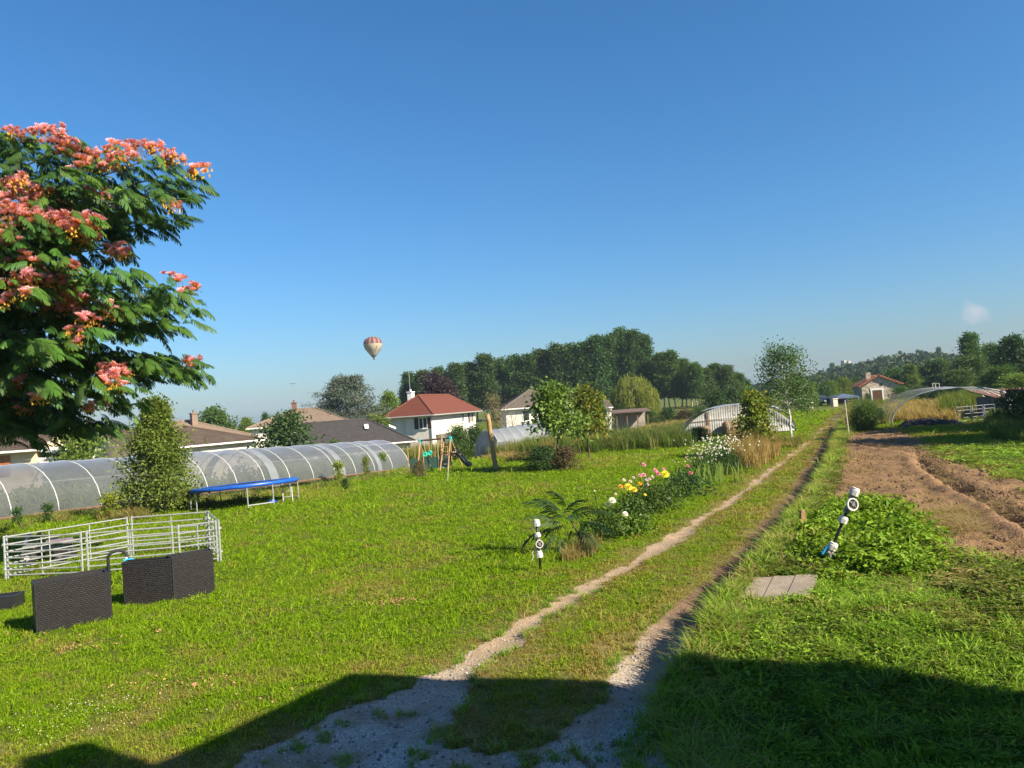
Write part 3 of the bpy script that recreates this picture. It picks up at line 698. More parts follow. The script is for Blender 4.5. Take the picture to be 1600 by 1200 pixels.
# gate pillars, car, awning
for (px, pb, pt, nm) in ((1266, 638, 629, 'short stone gate pillar beside the birch hedge'), (1304, 636, 623, 'taller stone gate pillar in front of the dark awning')):
    Yp = 103; p = ground_at(px, Yp, pb); hgt = at(px, pt, Yp).z-p.z
    t = thing('gate_pillar', nm, 'pillar', p, R(10), 'stone gate pillars')
    m = MB(); m.box((0,0,hgt/2-.1), (.72,.62,hgt), 0, .04); m.build('shaft', mat('pale_stone', (.52,.45,.36), (.42,.36,.29), 5, .9), t)
    m = MB(); m.box((0,0,hgt-.02), (.84,.74,.14), 0, .03); m.build('cap', mat('pale_stone', (.5,.5,.5)), t)
Yc = 112; p = ground_at(1284, Yc, 634)
car = thing('parked_car', 'dark saloon car parked facing the track between the gate pillars', 'car', p, R(8))
def car_build(car):
    # local: front is -y, x across
    prof = [(-2.1,.45,.62),(-2.05,.72,.72),(-1.2,.92,.84),(-.75,1.0,.86),(-.2,1.38,.66),(.5,1.45,.66),(1.3,1.38,.64),(1.75,1.02,.8),(2.1,.95,.78),(2.15,.5,.7)]
    m = MB(); vs = []; fs = []
    for y, z, hw in prof:
        vs += [(-.86,y,.28),(-.9,y,.55),(-hw,y,z),(hw,y,z),(.9,y,.55),(.86,y,.28)]
    n = len(prof)
    for i in range(n-1):
        for k in range(6): fs.append((i*6+k, i*6+(k+1) % 6, i*6+6+(k+1) % 6, i*6+6+k))
    fs += [(5,4,3,2,1,0), tuple(range((n-1)*6, n*6))]
    m.add(vs, fs); m.build('body', CARBLUE, car)
    m = MB(); m.slab([(-.74,-.80,1.02),(.74,-.80,1.02),(.58,-.24,1.37),(-.58,-.24,1.37)], -.02); m.build('windscreen', GLASS, car)
    for s in (-1, 1):
        m = MB(); m.box((s*.62, -2.08, .66), (.36, .1, .13), 0, .02); m.build('headlight', mat('headlight_glass', (.5,.52,.55), (.4,.42,.45), 5, .1), car)
        m = MB(); m.box((s*.95, -.55, .98), (.18, .1, .12), 0, .02); m.build('mirror', CARBLUE, car)
        for y in (-1.35, 1.3):
            m = MB(); m.lathe([(.18,-.1),(.31,-.1),(.32,-.06),(.32,.06),(.31,.1),(.18,.1)], 14, (s*.8, y, .32), Vector((1,0,0))); wl = m.build('wheel', RUBBER, car)
            m = MB(); m.lathe([(.0,-.09),(.19,-.09),(.19,.09),(.0,.09)], 10, (s*.8, y, .32), Vector((1,0,0))); m.build('rim', GALV, wl)
    m = MB(); m.box((0, -2.12, .46), (.52, .03, .12)); m.build('number_plate', PLATE, car)
    m = MB(); m.box((0, -2.1, .62), (.7, .06, .1)); m.build('grille', BLACKPL, car)
car_build(car)
p = ground_at(1317, 108, 630)
aw = thing('awning', 'dark blue pyramid gazebo canopy beside the stone hut', 'gazebo', p, R(5))
m = MB(); hz = at(1300, 621, 108).z-p.z; tz = at(1315, 615, 108).z-p.z
m.add([(-1.6,-1.5,hz),(1.6,-1.5,hz),(1.6,1.5,hz),(-1.6,1.5,hz),(0,0,tz),(-1.6,-1.5,hz-.22),(1.6,-1.5,hz-.22),(1.6,1.5,hz-.22),(-1.6,1.5,hz-.22)],
      [(0,1,4),(1,2,4),(2,3,4),(3,0,4),(0,5,6,1),(1,6,7,2),(2,7,8,3),(3,8,5,0)]); m.build('canopy', mat('blue_grey_canvas', (.06,.09,.15), (.045,.07,.12), 4, .8), aw)
for sx in (-1, 1):
    for sy in (-1, 1):
        m = MB(); m.tube([(sx*1.55, sy*1.45, -.1), (sx*1.55, sy*1.45, hz)], .04, 6); m.build('leg', WHITEPL if sx > 0 and sy < 0 else GREYPL, aw)
m = MB()
for k in range(14): m.box((-1.5+.23*k, 1.42+.02*(k % 2), hz*.5), (.24, .02, hz-.25))
m.build('back_curtain', BLACKPL, aw)

# ------------------------------------------------------------------ long tunnel greenhouse
def tunnel(name, label, A, B, W, H, nh, side, mats, hoop_r=.026, seg=14, strips=(), ends=True, taper=0.0, p=1.0):
    """A,B: ground points of the near base line; the vault extends W to `side` (unit vec)"""
    t = thing(name, label, 'greenhouse', A, 0); film, hm = mats
    AB = B-A
    def pt(u, k, grow=0):
        a = math.pi*k/seg; q = A+AB*u
        c, s_ = math.cos(a), math.sin(a)
        o = side*(W/2*(1-math.copysign(abs(c)**p, c)))
        zz = (H*(1.0+taper*(.5-u))+grow)*abs(s_)**p
        b = q+o; z0 = min(float(zg(q.x, q.y)), q.z) if False else q.z
        return Vector((b.x, b.y, z0+zz-.05)) + side*(-grow if k < seg/2 else grow)*abs(c)
    nl = max(nh*4, 8); vs = []; fs = []
    for i in range(nl+1):
        sag = -.035*abs(math.sin(math.pi*i*nh/nl))**.7
        for k in range(seg+1): vs.append(pt(i/nl, k, sag))
    for i in range(nl):
        for k in range(seg): fs.append((i*(seg+1)+k, i*(seg+1)+k+1, (i+1)*(seg+1)+k+1, (i+1)*(seg+1)+k))
    m = MB(); m.add(vs, fs); m.build('film', film, t, smooth=True, world=True)
    for i in range(nh+1):
        m = MB(); m.tube([pt(i/nh, k, .01) for k in range(seg+1)], hoop_r, 5); m.build('hoop', hm, t, world=True, smooth=True)
    for u, du in strips:
        m = MB(); vs = []; fs = []
        for k in range(seg+1): vs += [pt(u, k, .02), pt(u+du, k, .02)]
        for k in range(seg): fs.append((2*k, 2*k+1, 2*k+3, 2*k+2))
        m.add(vs, fs); m.build('joint_strip', FILM2, t, world=True, smooth=True)
    m = MB(); m.tube([pt(i/12, seg//2, -.06) for i in range(13)], .025, 5); m.tube([pt(i/12, seg//4, -.06) for i in range(13)], .02, 5); m.build('purlin', hm, t, world=True)
    if ends:
        for u in (1.0, 0.0):
            m = MB(); vs = [pt(u, k, -.03) for k in range(seg+1)]; m.add(vs, [tuple(range(seg+1))]); m.build('end_wall', film, t, world=True)
            m = MB()
            for k in (4, 6, 8, 10):
                q = pt(u, k); b = Vector((q.x, q.y, (A+AB*u).z-.05)); m.tube([b, q], .03, 5)
            m.build('end_frame', hm, t, world=True)
    m = MB(); m.tube([A+AB*(i/10)+Vector((0,0,.06)) for i in range(11)], .06, 5); m.build('base_rail', WOODDK, t, world=True)
    return t
GA = gnd(0, 815); GB = gnd(640, 731)
_d = (GB-GA); _d.z = 0; _d.normalize(); GA = GA-_d*8; GA.z = float(zg(GA.x, GA.y))-.05; GB.z -= .05
SIDE = Vector((-_d.y, _d.x, 0))
HOOPW = mat('white_hoop_tube', (.46,.46,.45), (.38,.38,.37), 8, .5)
print('greenhouse', GA, GB, (GB-GA).length)
tunnel('tunnel_greenhouse', 'long plastic-film tunnel greenhouse running across the lawn edge', GA, GB, 6.4, 2.45, 18, SIDE, (FILM, HOOPW), strips=((.455,.018), (.625,.018), (.79,.016), (.9,.012)), p=.95, taper=.04)
# bare hoops seen through the film: staging and greenery inside
# small greenhouse by the white houses
A2 = ground_at(783, 60, 692); B2 = ground_at(862, 62.5, 690); A2.z -= .1; B2.z -= .1
d2 = (B2-A2).normalized()
tunnel('small_tunnel_greenhouse', 'short clouded film tunnel greenhouse behind the wooden pole', A2, B2, 4.4, 2.25, 6, Vector((-d2.y, d2.x, 0)), (FILM2, HOOPW), strips=())
gt = thing('greenhouse_door', 'metal-framed film door standing open at the short greenhouse', 'door', A2 + Vector((-.3, -.4, 0)), R(10))
m = MB(); m.tube([(0,0,0),(0,0,1.35),(1.0,0,1.35),(1.0,0,0)], .03, 5); m.build('frame', STEEL, gt)
m = MB(); m.box((.5,0,.68), (.96,.01,1.28)); m.build('film', FILM2, gt)

# ------------------------------------------------------------------ pleated tunnel shelter with hay
def shelter():
    Y0 = 53.5; a = gnd(1064, 691); b = gnd(1246, 692); a = at(1064, 690, Y0); b = at(1246, 689, Y0-.2); a.z = float(zg(a.x, a.y)); b.z = float(zg(b.x, b.y))
    Wd = (b-a).xy.length; rz = math.atan2(b.y-a.y, b.x-a.x); H = at(1150, 632, Y0).z-a.z
    t = thing('hay_shelter', 'arched shelter closed by a pleated pale sheet with hay behind it', 'shelter', a, rz)
    arch = lambda g, k=1.0: (Wd/2-Wd/2*k*math.copysign(abs(math.cos(g))**.78, math.cos(g)), H*k*abs(math.sin(g))**.78)
    # pleated front sheet
    N = 150; vs = []; fs = []; nz = 9
    for i in range(N+1):
        u = i/N; x = Wd*(.02+.96*u); hh = H*(1-abs(2*x/Wd-1)**2.3)**.72
        for j in range(nz):
            v = j/(nz-1); low = .22+.12*math.sin(u*9)
            if u > .62: low = .1
            z = min(low, hh)*(1-v)+hh*v
            dp = .018*math.sin(i*math.pi*.62)*(1-.5*v)+.04*math.sin(v*7+u*6)-.1
            vs.append((x, dp+.25*math.sin(math.pi*v)*.3, z))
    for i in range(N):
        for j in range(nz-1): fs.append((i*nz+j, (i+1)*nz+j, (i+1)*nz+j+1, i*nz+j+1))
    MB().add(vs, fs).build('pleated_sheet', mat('pleated_sheet_cloth', (.38,.38,.355), (.26,.26,.25), 3.5, .8, bump=.2, dirt=(.24,.21,.18)), t)
    vs = []; fs = []; n = 16; D = 7.0
    for y in (0, D):
        for k in range(n+1): x, z = arch(math.pi*k/n); vs.append((x+y*.28, y, z-.06))
    for k in range(n): fs.append((k, k+1, n+2+k, n+1+k))
    MB().add(vs, fs).build('film', FILM2, t, smooth=True)
    for y in (0, 2.3, 4.6, 7):
        m = MB(); m.tube([(arch(math.pi*k/n)[0]+y*.28, y+.06, arch(math.pi*k/n)[1]-.08) for k in range(n+1)], .025, 5); m.build('hoop', GREYPL, t, smooth=True)
    m = MB(); m.box((Wd*.24, -.09, H*.42), (.16, .04, H*.8)); m.build('upright', WOODDK, t)
    m = MB(); m.box((Wd*.52, -.10, H*.47), (.12, .03, H*.32)); m.build('upright', WOODDK, t)
    m = MB(); m.tube([(Wd*.1, -.1, H*.52), (Wd*.28, -.12, H*.56), (Wd*.5, -.12, H*.57)], .02, 4); m.build('rope', WOODDK, t)
    for x, s in ((.19, .8), (.42, 1.0)):
        p = t.matrix_basis @ Vector((Wd*x, -.62, 0)); p.z = float(zg(p.x, p.y))
        hb = thing('hay_bale', 'round hay bale in front of the pleated sheet, '+('toward the asparagus rows' if x < .3 else 'nearer the yellow sapling'), 'hay bale', p, rz, 'hay bales at the shelter')
        m = MB(); m.lathe([(0,-.5*s),(.5*s,-.5*s),(.58*s,-.4*s),(.6*s,0),(.58*s,.4*s),(.5*s,.5*s),(0,.5*s)], 16, (0,0,.5*s), Vector((1,0,0))); m.build('bale', HAY, hb)
        m = MB()
        for dx in (-.25, .25): m.lathe([(.605*s,dx*s-.015),(.605*s,dx*s+.015)], 16, (0,0,.5*s), Vector((1,0,0)))
        m.build('twine', mat('baler_twine', (.5,.4,.3)), hb)
shelter()

# ------------------------------------------------------------------ bare tunnel hoops at the far side of the soil bed
def hoops():
    a = gnd(1393, 667); hd = R(21); ax = Vector((math.sin(hd), math.cos(hd), 0)); cr = Vector((math.cos(hd), -math.sin(hd), 0))
    t = thing('tunnel_hoops', 'row of bare metal tunnel hoops standing past the dug soil', 'tunnel frame', a, 0)
    n = 18; Wd, H = 6.9, 2.12
    P = lambda i, k: a+ax*(i*1.7)+cr*(Wd/2*(1-math.copysign(abs(math.cos(math.pi*k/n))**.85, math.cos(math.pi*k/n))))+Vector((0,0,H*abs(math.sin(math.pi*k/n))**.85-.1))
    for i in range(6):
        m = MB(); m.tube([P(i, k) for k in range(n+1)], (.020 if i else .045), 6); m.build('hoop', GALV, t, world=True, smooth=True)
    m = MB(); m.tube([P(i, n//2) for i in range(6)], .02, 5); m.build('ridge_purlin', GALV, t, world=True)
    m = MB(); m.tube([P(i, 4) for i in range(6)], .016, 5); m.build('side_rail', GALV, t, world=True)
    q = P(1, 8); m = MB(); m.tube([q, q+Vector((0,0,.32))], .03, 5); m.tube([q+cr*-.14+Vector((0,0,.02)), q+cr*-.14+Vector((0,0,.34)), q+cr*.2+Vector((0,0,.34)), q+cr*.2+Vector((0,0,.02))], .028, 5); m.build('top_clamp', WHITEPL, t, world=True)
hoops()

# ------------------------------------------------------------------ sheep hurdles
def hurdle(name, label, a, b, mid=(), nr=7, H=.97, group='galvanised hurdles of the sheep pen', mt=None):
    a = Vector(a); b = Vector(b); t = thing(name, label, 'hurdle', a, math.atan2(b.y-a.y, b.x-a.x), group); L = (b-a).xy.length; dz = b.z-a.z; mt = mt or GALV
    for x in (.02, L-.02):
        m = MB(); m.tube([(x,0,dz*x/L-.06),(x,0,dz*x/L+H+.03)], .024, 6); m.build('post', mt, t)
    for k in mid:
        m = MB(); m.tube([(L*k,.012,dz*k+.1),(L*k,.012,dz*k+H)], .015, 5); m.build('stay', mt, t)
    zs = [.10,.22,.35,.49,.63,.79,.965] if nr == 7 else list(np.linspace(.12, H-.01, nr))
    for z in zs:
        m = MB(); m.tube([(.03,0,z),(L-.03,0,z+dz)], .0165, 6); m.build('rail', mt, t)
    for x in (.02, L-.02):
        m = MB()
        for z in (.25, .8): m.box((x, -.035, z+dz*x/L), (.03, .04, .05))
        m.build('lug', mt, t)
    return t
HP = [gnd(8, 906), gnd(131, 901), gnd(277, 888), gnd(342, 879), gnd(328, 857), gnd(204, 867)]
off = Vector((.09, 0, 0))
hurdle('sheep_hurdle', 'hurdle at the front of the pen, nearest the picture edge', HP[0], HP[1], (.48,))
hurdle('sheep_hurdle', 'front hurdle of the pen just behind the black hose loop', HP[1]+off, HP[2]-off*.6, (.5,))
hurdle('sheep_hurdle', 'short front hurdle behind the taller wicker planter', HP[2]+off*.6, HP[3], (.5,))
hurdle('sheep_hurdle', 'end-on hurdle closing the pen on the open lawn side', HP[3]+Vector((.03,.05,0)), HP[4], (.5,))
hurdle('sheep_hurdle', 'rear hurdle of the pen nearest the trampoline', HP[5]+off*.6, HP[4]-off*.3, (.52,))
hurdle('sheep_hurdle', 'long rear hurdle of the pen behind the ride-on toy', HP[0]+Vector((0,.08,0)), HP[5]-off*.3, (.33,.66))
# fence of grey hurdles by the hoops
q = [at(1496, 660, 44), at(1520, 659, 44.2), at(1539, 657, 44.4), at(1557, 655, 44.5)]
for v in q: v.z = float(zg(v.x, v.y))
GREYST = mat('dull_grey_steel', (.26,.27,.29), (.2,.21,.22), 10, .6, .2)
for i, lb in enumerate(('grey field hurdle standing at the end by the black tarpaulin', 'grey field hurdle in the middle of the three beyond the soil bed', 'grey field hurdle beside the dark hedge')):
    hurdle('field_hurdle', lb, q[i], q[i+1]-Vector((.06,0,0)), (.5,) if i == 0 else (), 5, .95, 'grey field hurdles past the soil bed', GREYST)

# ------------------------------------------------------------------ wicker planters
def wicker_mat():
    m, t, out = _nodes('black_wicker'); tc = node(t, 'ShaderNodeTexCoord'); sp = node(t, 'ShaderNodeSeparateXYZ'); t.links.new(tc.outputs['Object'], sp.inputs[0])
    cb = node(t, 'ShaderNodeCombineXYZ'); t.links.new(mth(t, 'ADD', sp.outputs['X'], sp.outputs['Y']), cb.inputs[0]); t.links.new(sp.outputs['Z'], cb.inputs[1])
    br = node(t, 'ShaderNodeTexBrick'); br.inputs['Scale'].default_value = 1; br.inputs['Brick Width'].default_value = .065; br.inputs['Row Height'].default_value = .034; br.inputs['Mortar Size'].default_value = .006
    br.inputs['Color1'].default_value = (.030,.025,.026,1); br.inputs['Color2'].default_value = (.018,.015,.016,1); br.inputs['Mortar'].default_value = (.004,.004,.004,1)
    t.links.new(cb.outputs[0], br.inputs['Vector'])
    b = node(t, 'ShaderNodeBsdfPrincipled'); b.inputs['Roughness'].default_value = .42; t.links.new(br.outputs['Color'], b.inputs['Base Color'])
    bp = node(t, 'ShaderNodeBump'); bp.invert = True; bp.inputs['Strength'].default_value = 1; bp.inputs['Distance'].default_value = .02; t.links.new(br.outputs['Fac'], bp.inputs['Height']); t.links.new(bp.outputs[0], b.inputs['Normal'])
    t.links.new(b.outputs[0], out.inputs[0]); return m
WICK = wicker_mat()
def planter(label, a, b, H, dep, tilt=0):
    a = Vector(a); b = Vector(b); L = (b-a).xy.length
    t = thing('wicker_planter', label, 'planter', a-Vector((0,0,.02)), math.atan2(b.y-a.y, b.x-a.x), 'black wicker planters'); t.rotation_euler.x = tilt
    for c, d_ in (((L/2, .02, H/2), (L, .04, H)), ((L/2, dep-.02, H/2), (L, .04, H)), ((.02, dep/2, H/2), (.04, dep-.08, H-.006)), ((L-.02, dep/2, H/2), (.04, dep-.08, H-.006))):
        m = MB(); m.box(c, d_); m.build('panel', WICK, t)
    m = MB()
    for x, y in ((.015,.015),(L-.015,.015),(.015,dep-.015),(L-.015,dep-.015)): m.tube([(x,y,-.02),(x,y,H+.004)], .022, 6)
    m.tube([(0,.012,H),(L,.012,H),(L,dep-.012,H),(0,dep-.012,H),(0,.012,H)], .02, 6); m.build('edge_braid', BLACKPL, t)
    m = MB(); m.box((L/2, dep/2, H-.06), (L-.09, dep-.09, .03)); m.build('inner_liner', BLACKPL, t)
    return t
W1, W2, W3, W4, W5 = gnd(57, 992), gnd(176, 968), gnd(194, 947), gnd(270, 939), gnd(336, 926)
planter('wicker planter seen at an angle, nearest the viewpoint', W1, W2, .83, .5)
planter('dark wicker planter standing between the other two, with hose beside it', W3, W4, .80, .32)
planter('slightly taller wicker planter at the open lawn end of the row', W4+Vector((.02,.0,0)), W5, .83, .32)
p = gnd(-8, 955); tb = thing('low_black_crate', 'low black crate cut off by the picture edge', 'crate', p, R(12))
for c, d_ in (((0,0,.13), (.72,.04,.24)), ((0,.4,.13), (.72,.04,.24)), ((.34,.2,.13), (.04,.36,.24)), ((-.34,.2,.13), (.04,.36,.24))):
    m = MB(); m.box(c, d_); m.build('side', BLACKPL, tb)
m = MB(); m.box((0,.2,.2), (.64,.36,.04)); m.build('lid', BLACKPL, tb)
# hose loop with blue valve
p = gnd(176, 925); p2 = gnd(186, 915); ho = thing('hose_loop', 'black hose arching up behind the near planter with a blue tap', 'hose', p2, R(15))
m = MB(); m.tube([(-.17, 0, -.05)]+[(.18*math.cos(g), .03*math.sin(g*2), .56+.17*math.sin(g)) for g in np.linspace(math.pi, 0, 12)]+[(.19,0,.3),(.17,0,-.05)], .032, 8); m.build('hose', RUBBER, ho, smooth=True)
m = MB(); m.tube([(.18,-.06,.58),(.18,-.06,.36)], .025, 6); m.build('fitting', WHITEPL, ho)
m = MB(); m.box((.23,-.09,.52), (.2,.06,.055), R(5), .012); m.build('tap_handle', CYAN, ho)

# ride-on toy in the pen
p = gnd(82, 884); p = gnd(75, 878); q4 = thing('ride_on_toy', 'small dark ride-on quad standing in the shade of the sheep pen', 'ride-on toy', p, R(8))
DKV = mat('dark_violet_plastic', (.05,.04,.055), (.035,.03,.04), 8, .4)
for x in (-.36, .42):
    for y in (-.24, .24):
        m = MB(); m.lathe([(.06,-.07),(.15,-.08),(.19,-.05),(.19,.05),(.15,.08),(.06,.07)], 12, (x,y,.18), Vector((0,1,0))); wl = m.build('wheel', RUBBER, q4)
        m = MB(); m.lathe([(0,-.075),(.07,-.075),(.07,.075),(0,.075)], 8, (x,y,.18), Vector((0,1,0))); m.build('rim', WHITEPL if x < 0 else GREYPL, wl)
m = MB(); m.box((0,0,.3), (.95,.26,.16), 0, .04); m.build('chassis', BLACKPL, q4)
m = MB(); m.box((.3,0,.5), (.62,.34,.14), 0, .05); m.box((.56,0,.47), (.22,.5,.07), 0, .03); m.build('seat', mat('mauve_grey_vinyl', (.17,.13,.15), (.13,.1,.115), 6, .5), q4)
m = MB(); m.box((-.36,0,.43), (.34,.5,.1), 0, .04); m.build('front_mudguard', mat('greenish_grey_plastic', (.16,.17,.15), (.12,.13,.11), 6, .5), q4)
m = MB(); m.tube([(-.2,0,.4),(-.28,0,.72)], .03, 6); m.tube([(-.26,-.3,.74),(-.28,0,.7),(-.26,.3,.74)], .02, 6); m.build('handlebar', BLACKPL, q4)
m = MB(); m.slab([(-.5,-.12,.5),(-.5,.12,.5),(-.42,.1,.76),(-.42,-.1,.76)], .02); m.build('windshield', mat('blue_grey_plastic', (.12,.17,.28), (.1,.14,.24), 6, .2), q4)
m = MB(); m.box((-.5,-.14,.36), (.05,.12,.1), 0, .015); m.build('headlight', WHITEPL, q4)
m = MB(); m.box((-.52,-.02,.36), (.05,.1,.1), 0, .015); m.build('badge', mat('red_plastic', (.6,.06,.03), (.5,.05,.03), 6, .4), q4)

# ------------------------------------------------------------------ trampoline
def trampoline():
    c = gnd(385, 787); t = thing('trampoline', 'round trampoline with a bright blue edge pad', 'trampoline', c, R(10)); t.rotation_euler = (R(-2.8), R(-1.8), R(10)); Rr = 80*c.y/F; H = 31*c.y/F
    n = 40; ring = lambda r, z: [(r*math.cos(2*math.pi*k/n), r*math.sin(2*math.pi*k/n), z) for k in range(n)]
    rng = random.Random(3); vs = []
    prof = [(Rr-.30, H+.0), (Rr-.2, H+.02), (Rr-.04, H+.02), (Rr+.02, H-.02), (Rr+.0, H-.13), (Rr-.03, H-.13)]
    for i, (r, z) in enumerate(prof):
        vs += [(x, y, zz+(rng.uniform(-.025, .02) if i == 4 else rng.uniform(-.006, .006))) for x, y, zz in ring(r, z)]
    fs = [(i*n+k, i*n+(k+1) % n, (i+1)*n+(k+1) % n, (i+1)*n+k) for i in range(len(prof)-1) for k in range(n)]
    MB().add(vs, fs).build('edge_pad', BLUEPAD, t, smooth=True)
    m = MB(); m.add([(0,0,H-.03)]+ring(Rr-.36, H-.005), [(0, 1+k, 1+(k+1) % n) for k in range(n)]); m.build('jump_mat', mat('black_mesh_mat', (.012,.012,.014), (.02,.02,.022), 30, .7), t)
    m = MB(); m.tube([(Rr*.985*math.cos(g), Rr*.985*math.sin(g), H-.06) for g in np.linspace(0, 2*math.pi, 41)], .025, 6, False); m.build('frame_ring', GALV, t)
    for k in range(4):
        g0 = R(25)+k*math.pi/2
        for s in (-.24, .24):
            g = g0+s; m = MB(); x, y = (Rr-.02)*math.cos(g), (Rr-.02)*math.sin(g); p = t.matrix_basis @ Vector((x, y, 0)); z0 = float(zg(p.x, p.y))-c.z
            m.tube([(x, y, H-.08), (x, y, z0-.05)], .022, 6); m.build('leg', GALV, t)
        pts = [((Rr-.02)*math.cos(g0+s), (Rr-.02)*math.sin(g0+s)) for s in (-.24, .24)]
        m = MB(); zz = [float(zg(*( (t.matrix_basis @ Vector((a, b, 0))).xy )))-c.z+.04 for a, b in pts]; m.tube([(*pts[0], zz[0]), (*pts[1], zz[1])], .022, 6); m.build('foot_bar', GALV, t)
    ld = MB(); p0 = gnd(443, 785)
    l = thing('trampoline_ladder', 'small metal ladder leaning against the trampoline edge', 'ladder', p0, R(20))
    for x in (0, .36):
        m = MB(); m.tube([(x, 0, -.03), (x, .28, .72)], .016, 6); m.build('stile', GALV, l)
    for z in (.2, .42, .62):
        m = MB(); m.tube([(0, .28*z/.72, z), (.36, .28*z/.72, z)], .014, 6); m.build('rung', GALV, l)
    b = thing('blue_cover', 'crumpled blue plastic cover lying under the trampoline', 'cover', gnd(424, 786), R(15))
    m = MB(); rr = random.Random(4); vs = []; nx, ny = 9, 6
    for i in range(nx):
        for j in range(ny): vs.append((i*.06-.24, j*.06-.15, .03+rr.uniform(0, .09)*math.sin(math.pi*i/(nx-1))*math.sin(math.pi*j/(ny-1))*2))
    m.add(vs, [(i*ny+j, (i+1)*ny+j, (i+1)*ny+j+1, i*ny+j+1) for i in range(nx-1) for j in range(ny-1)]); m.build('sheet', BLUEPAD, b)
trampoline()

# ------------------------------------------------------------------ wooden pole and line
p = gnd(775, 735); top = at(762, 648, p.y); pole = thing('wooden_pole', 'leaning round wooden pole on the lawn', 'pole', p)
tv = top-p; m = MB(); m.tube([Vector((0,0,-.3))]+[tv*(i/8)+Vector((.012*math.sin(i*2.1), 0, 0)) for i in range(9)], [.135]+[.13-.02*i/8 for i in range(9)], 10); m.build('shaft', WOOD, pole, smooth=True)
m = MB(); q = at(748, 661, p.y+1.5); a = at(722, 674, p.y+6)
m.tube([tv*.93, q-p, a-p], .022, 5); m.build('washing_line', WHITEPL, pole)

# ------------------------------------------------------------------ swing set with slide
def swing():
    Y1 = 46.5; o = gnd(690, 737); Y1 = o.y
    t = thing('swing_set', 'wooden swing frame with turquoise joints, yellow seat and dark slide', 'swing set', o)
    def P(px, py, dy=0): return at(px, py, Y1+dy)
    def G(px, Y): q = ground_at(px, Y, 730); return q
    A_, B_, C_ = P(656.5, 688.5, .9), P(694, 684.5, .3), P(703.5, 684, 0)
    m = MB(); m.tube([A_-(C_-A_)*.02, C_+(C_-A_)*.02], .05, 8); m.build('top_beam', WOODDK, t, world=True)
    for a, (px, py), dy in ((A_, (650.5, 731), -.7), (A_, (677, 733), 1.0), (B_, (686, 732), -.8), (B_, (709, 731), 1.3), (C_, (699, 735), -1.0), (C_, (724, 731), .9)):
        q = at(px, py, Y1+dy); q.z = float(zg(q.x, q.y))-.1
        m = MB(); m.tube([a, q], .033, 8); m.build('leg', WOOD if dy < 0 or px > 720 else WOODDK, t, world=True)
    for a in (A_, B_, C_):
        m = MB(); m.box(a, (.17, .15, .15), 0, .03); m.box(a+Vector((.04,-.03,-.14)), (.10,.10,.2), 0, .02); m.build('corner_joint', TEAL, t, world=True)
    m = MB(); pz = P(693, 712); m.box(pz+Vector((.42,.3,0)), (1.0, .9, .07)); m.build('platform', WOODDK, t, world=True)
    m = MB(); m.tube([P(690,680,.1), P(688.5,731,-.3)], .045, 8); m.build('tower_post', WOOD, t, world=True)
    m = MB(); m.tube([P(700.5,709,-.5), P(712,706,-.2)], .05, 6); m.build('platform_rail', WOOD, t, world=True)
    # ladder rungs
    for py in (692, 699, 706, 719, 726):
        m = MB(); m.tube([P(690, py, -.25), P(699, py-.8, -.35)], .026, 6); m.build('rung', WOOD, t, world=True)
    # slide
    c = [P(709,705.5,.2), P(715,708,.1), P(721,715,-.1), P(726,721.5,-.2), P(730,725.5,-.3), P(735,727,-.4)]
    vs = []; fs = []
    for q in c:
        for dx, dz in ((-.22,.16),(-.2,0),(.2,0),(.22,.16),(.25,.16),(.23,-.05),(-.23,-.05),(-.25,.16)): vs.append(q+Vector((dx*.25, dx, dz-.02)))
    for i in range(len(c)-1):
        for k in range(8): fs.append((i*8+k, i*8+(k+1) % 8, i*8+8+(k+1) % 8, i*8+8+k))
    fs += [tuple(range(7,-1,-1)), tuple(range(len(vs)-8, len(vs)))]
    MB().add(vs, fs).build('slide', mat('dark_grey_plastic', (.03,.045,.05), (.022,.034,.04), 6, .35), t, world=True)
    # yellow seat, face-to-face mint glider, ropes
    m = MB(); s = P(694, 718.6, -.2); m.box(s, (.36,.16,.05), R(8), .02); m.build('yellow_seat', YELLOWPL, t, world=True)
    m = MB(); m.tube([B_+Vector((-.15,0,0)), s+Vector((-.17,0,0))], .012, 4); m.tube([B_+Vector((.2,0,0)), s+Vector((.17,0,0))], .012, 4); m.build('rope', STRAWM, t, world=True)
    for px, py in ((664, 709.5), (672, 707.5)):
        m = MB(); q = P(px, py, .2); m.lathe([(.06,-.04),(.11,-.05),(.13,0),(.11,.05),(.06,.04)], 10, q, Vector((.3,1,0))); m.box(q+Vector((0,0,-.1)), (.2,.1,.08), 0, .02); m.build('glider_handle', MINT, t, world=True)
    m = MB(); m.tube([P(664,711,.2), P(672,709,.2)], .03, 6); m.build('glider_bar', MINT, t, world=True)
    for px in (662, 669.5):
        m = MB(); m.tube([P(px, 688.3, .7), P(px+2.5, 708, .2)], .014, 4); m.build('rope', STRAWM, t, world=True)
    m = MB(); m.box(P(693, 724, .3), (.03, .5, .45), R(90)); m.build('tower_panel', mat('faded_blue_panel', (.2,.32,.36), (.16,.26,.3), 5, .6), t, world=True)
    # white stake before it
    k = thing('white_cane', 'thin pale cane stuck in the lawn before the swing set', 'cane', gnd(699, 752)); q = at(700.5, 728, k.location.y)
    MB().tube([(0,0,-.1), q-k.location], .012, 5).build('cane', WHITEPL, k)
    net = thing('green_net', 'dark green windbreak netting behind the swing set', 'netting', ground_at(638, Y1+6, 720), R(10))
    m = MB(); m.box((1.3, 0, .55), (2.5, .03, .8)); m.build('net', GREENNET, net)
    for x in (0, .9, 1.8, 2.6): m = MB(); m.tube([(x,-.04,-.1),(x,-.04,1.75)], .03, 5); m.build('stake', WOOD, net)
swing()
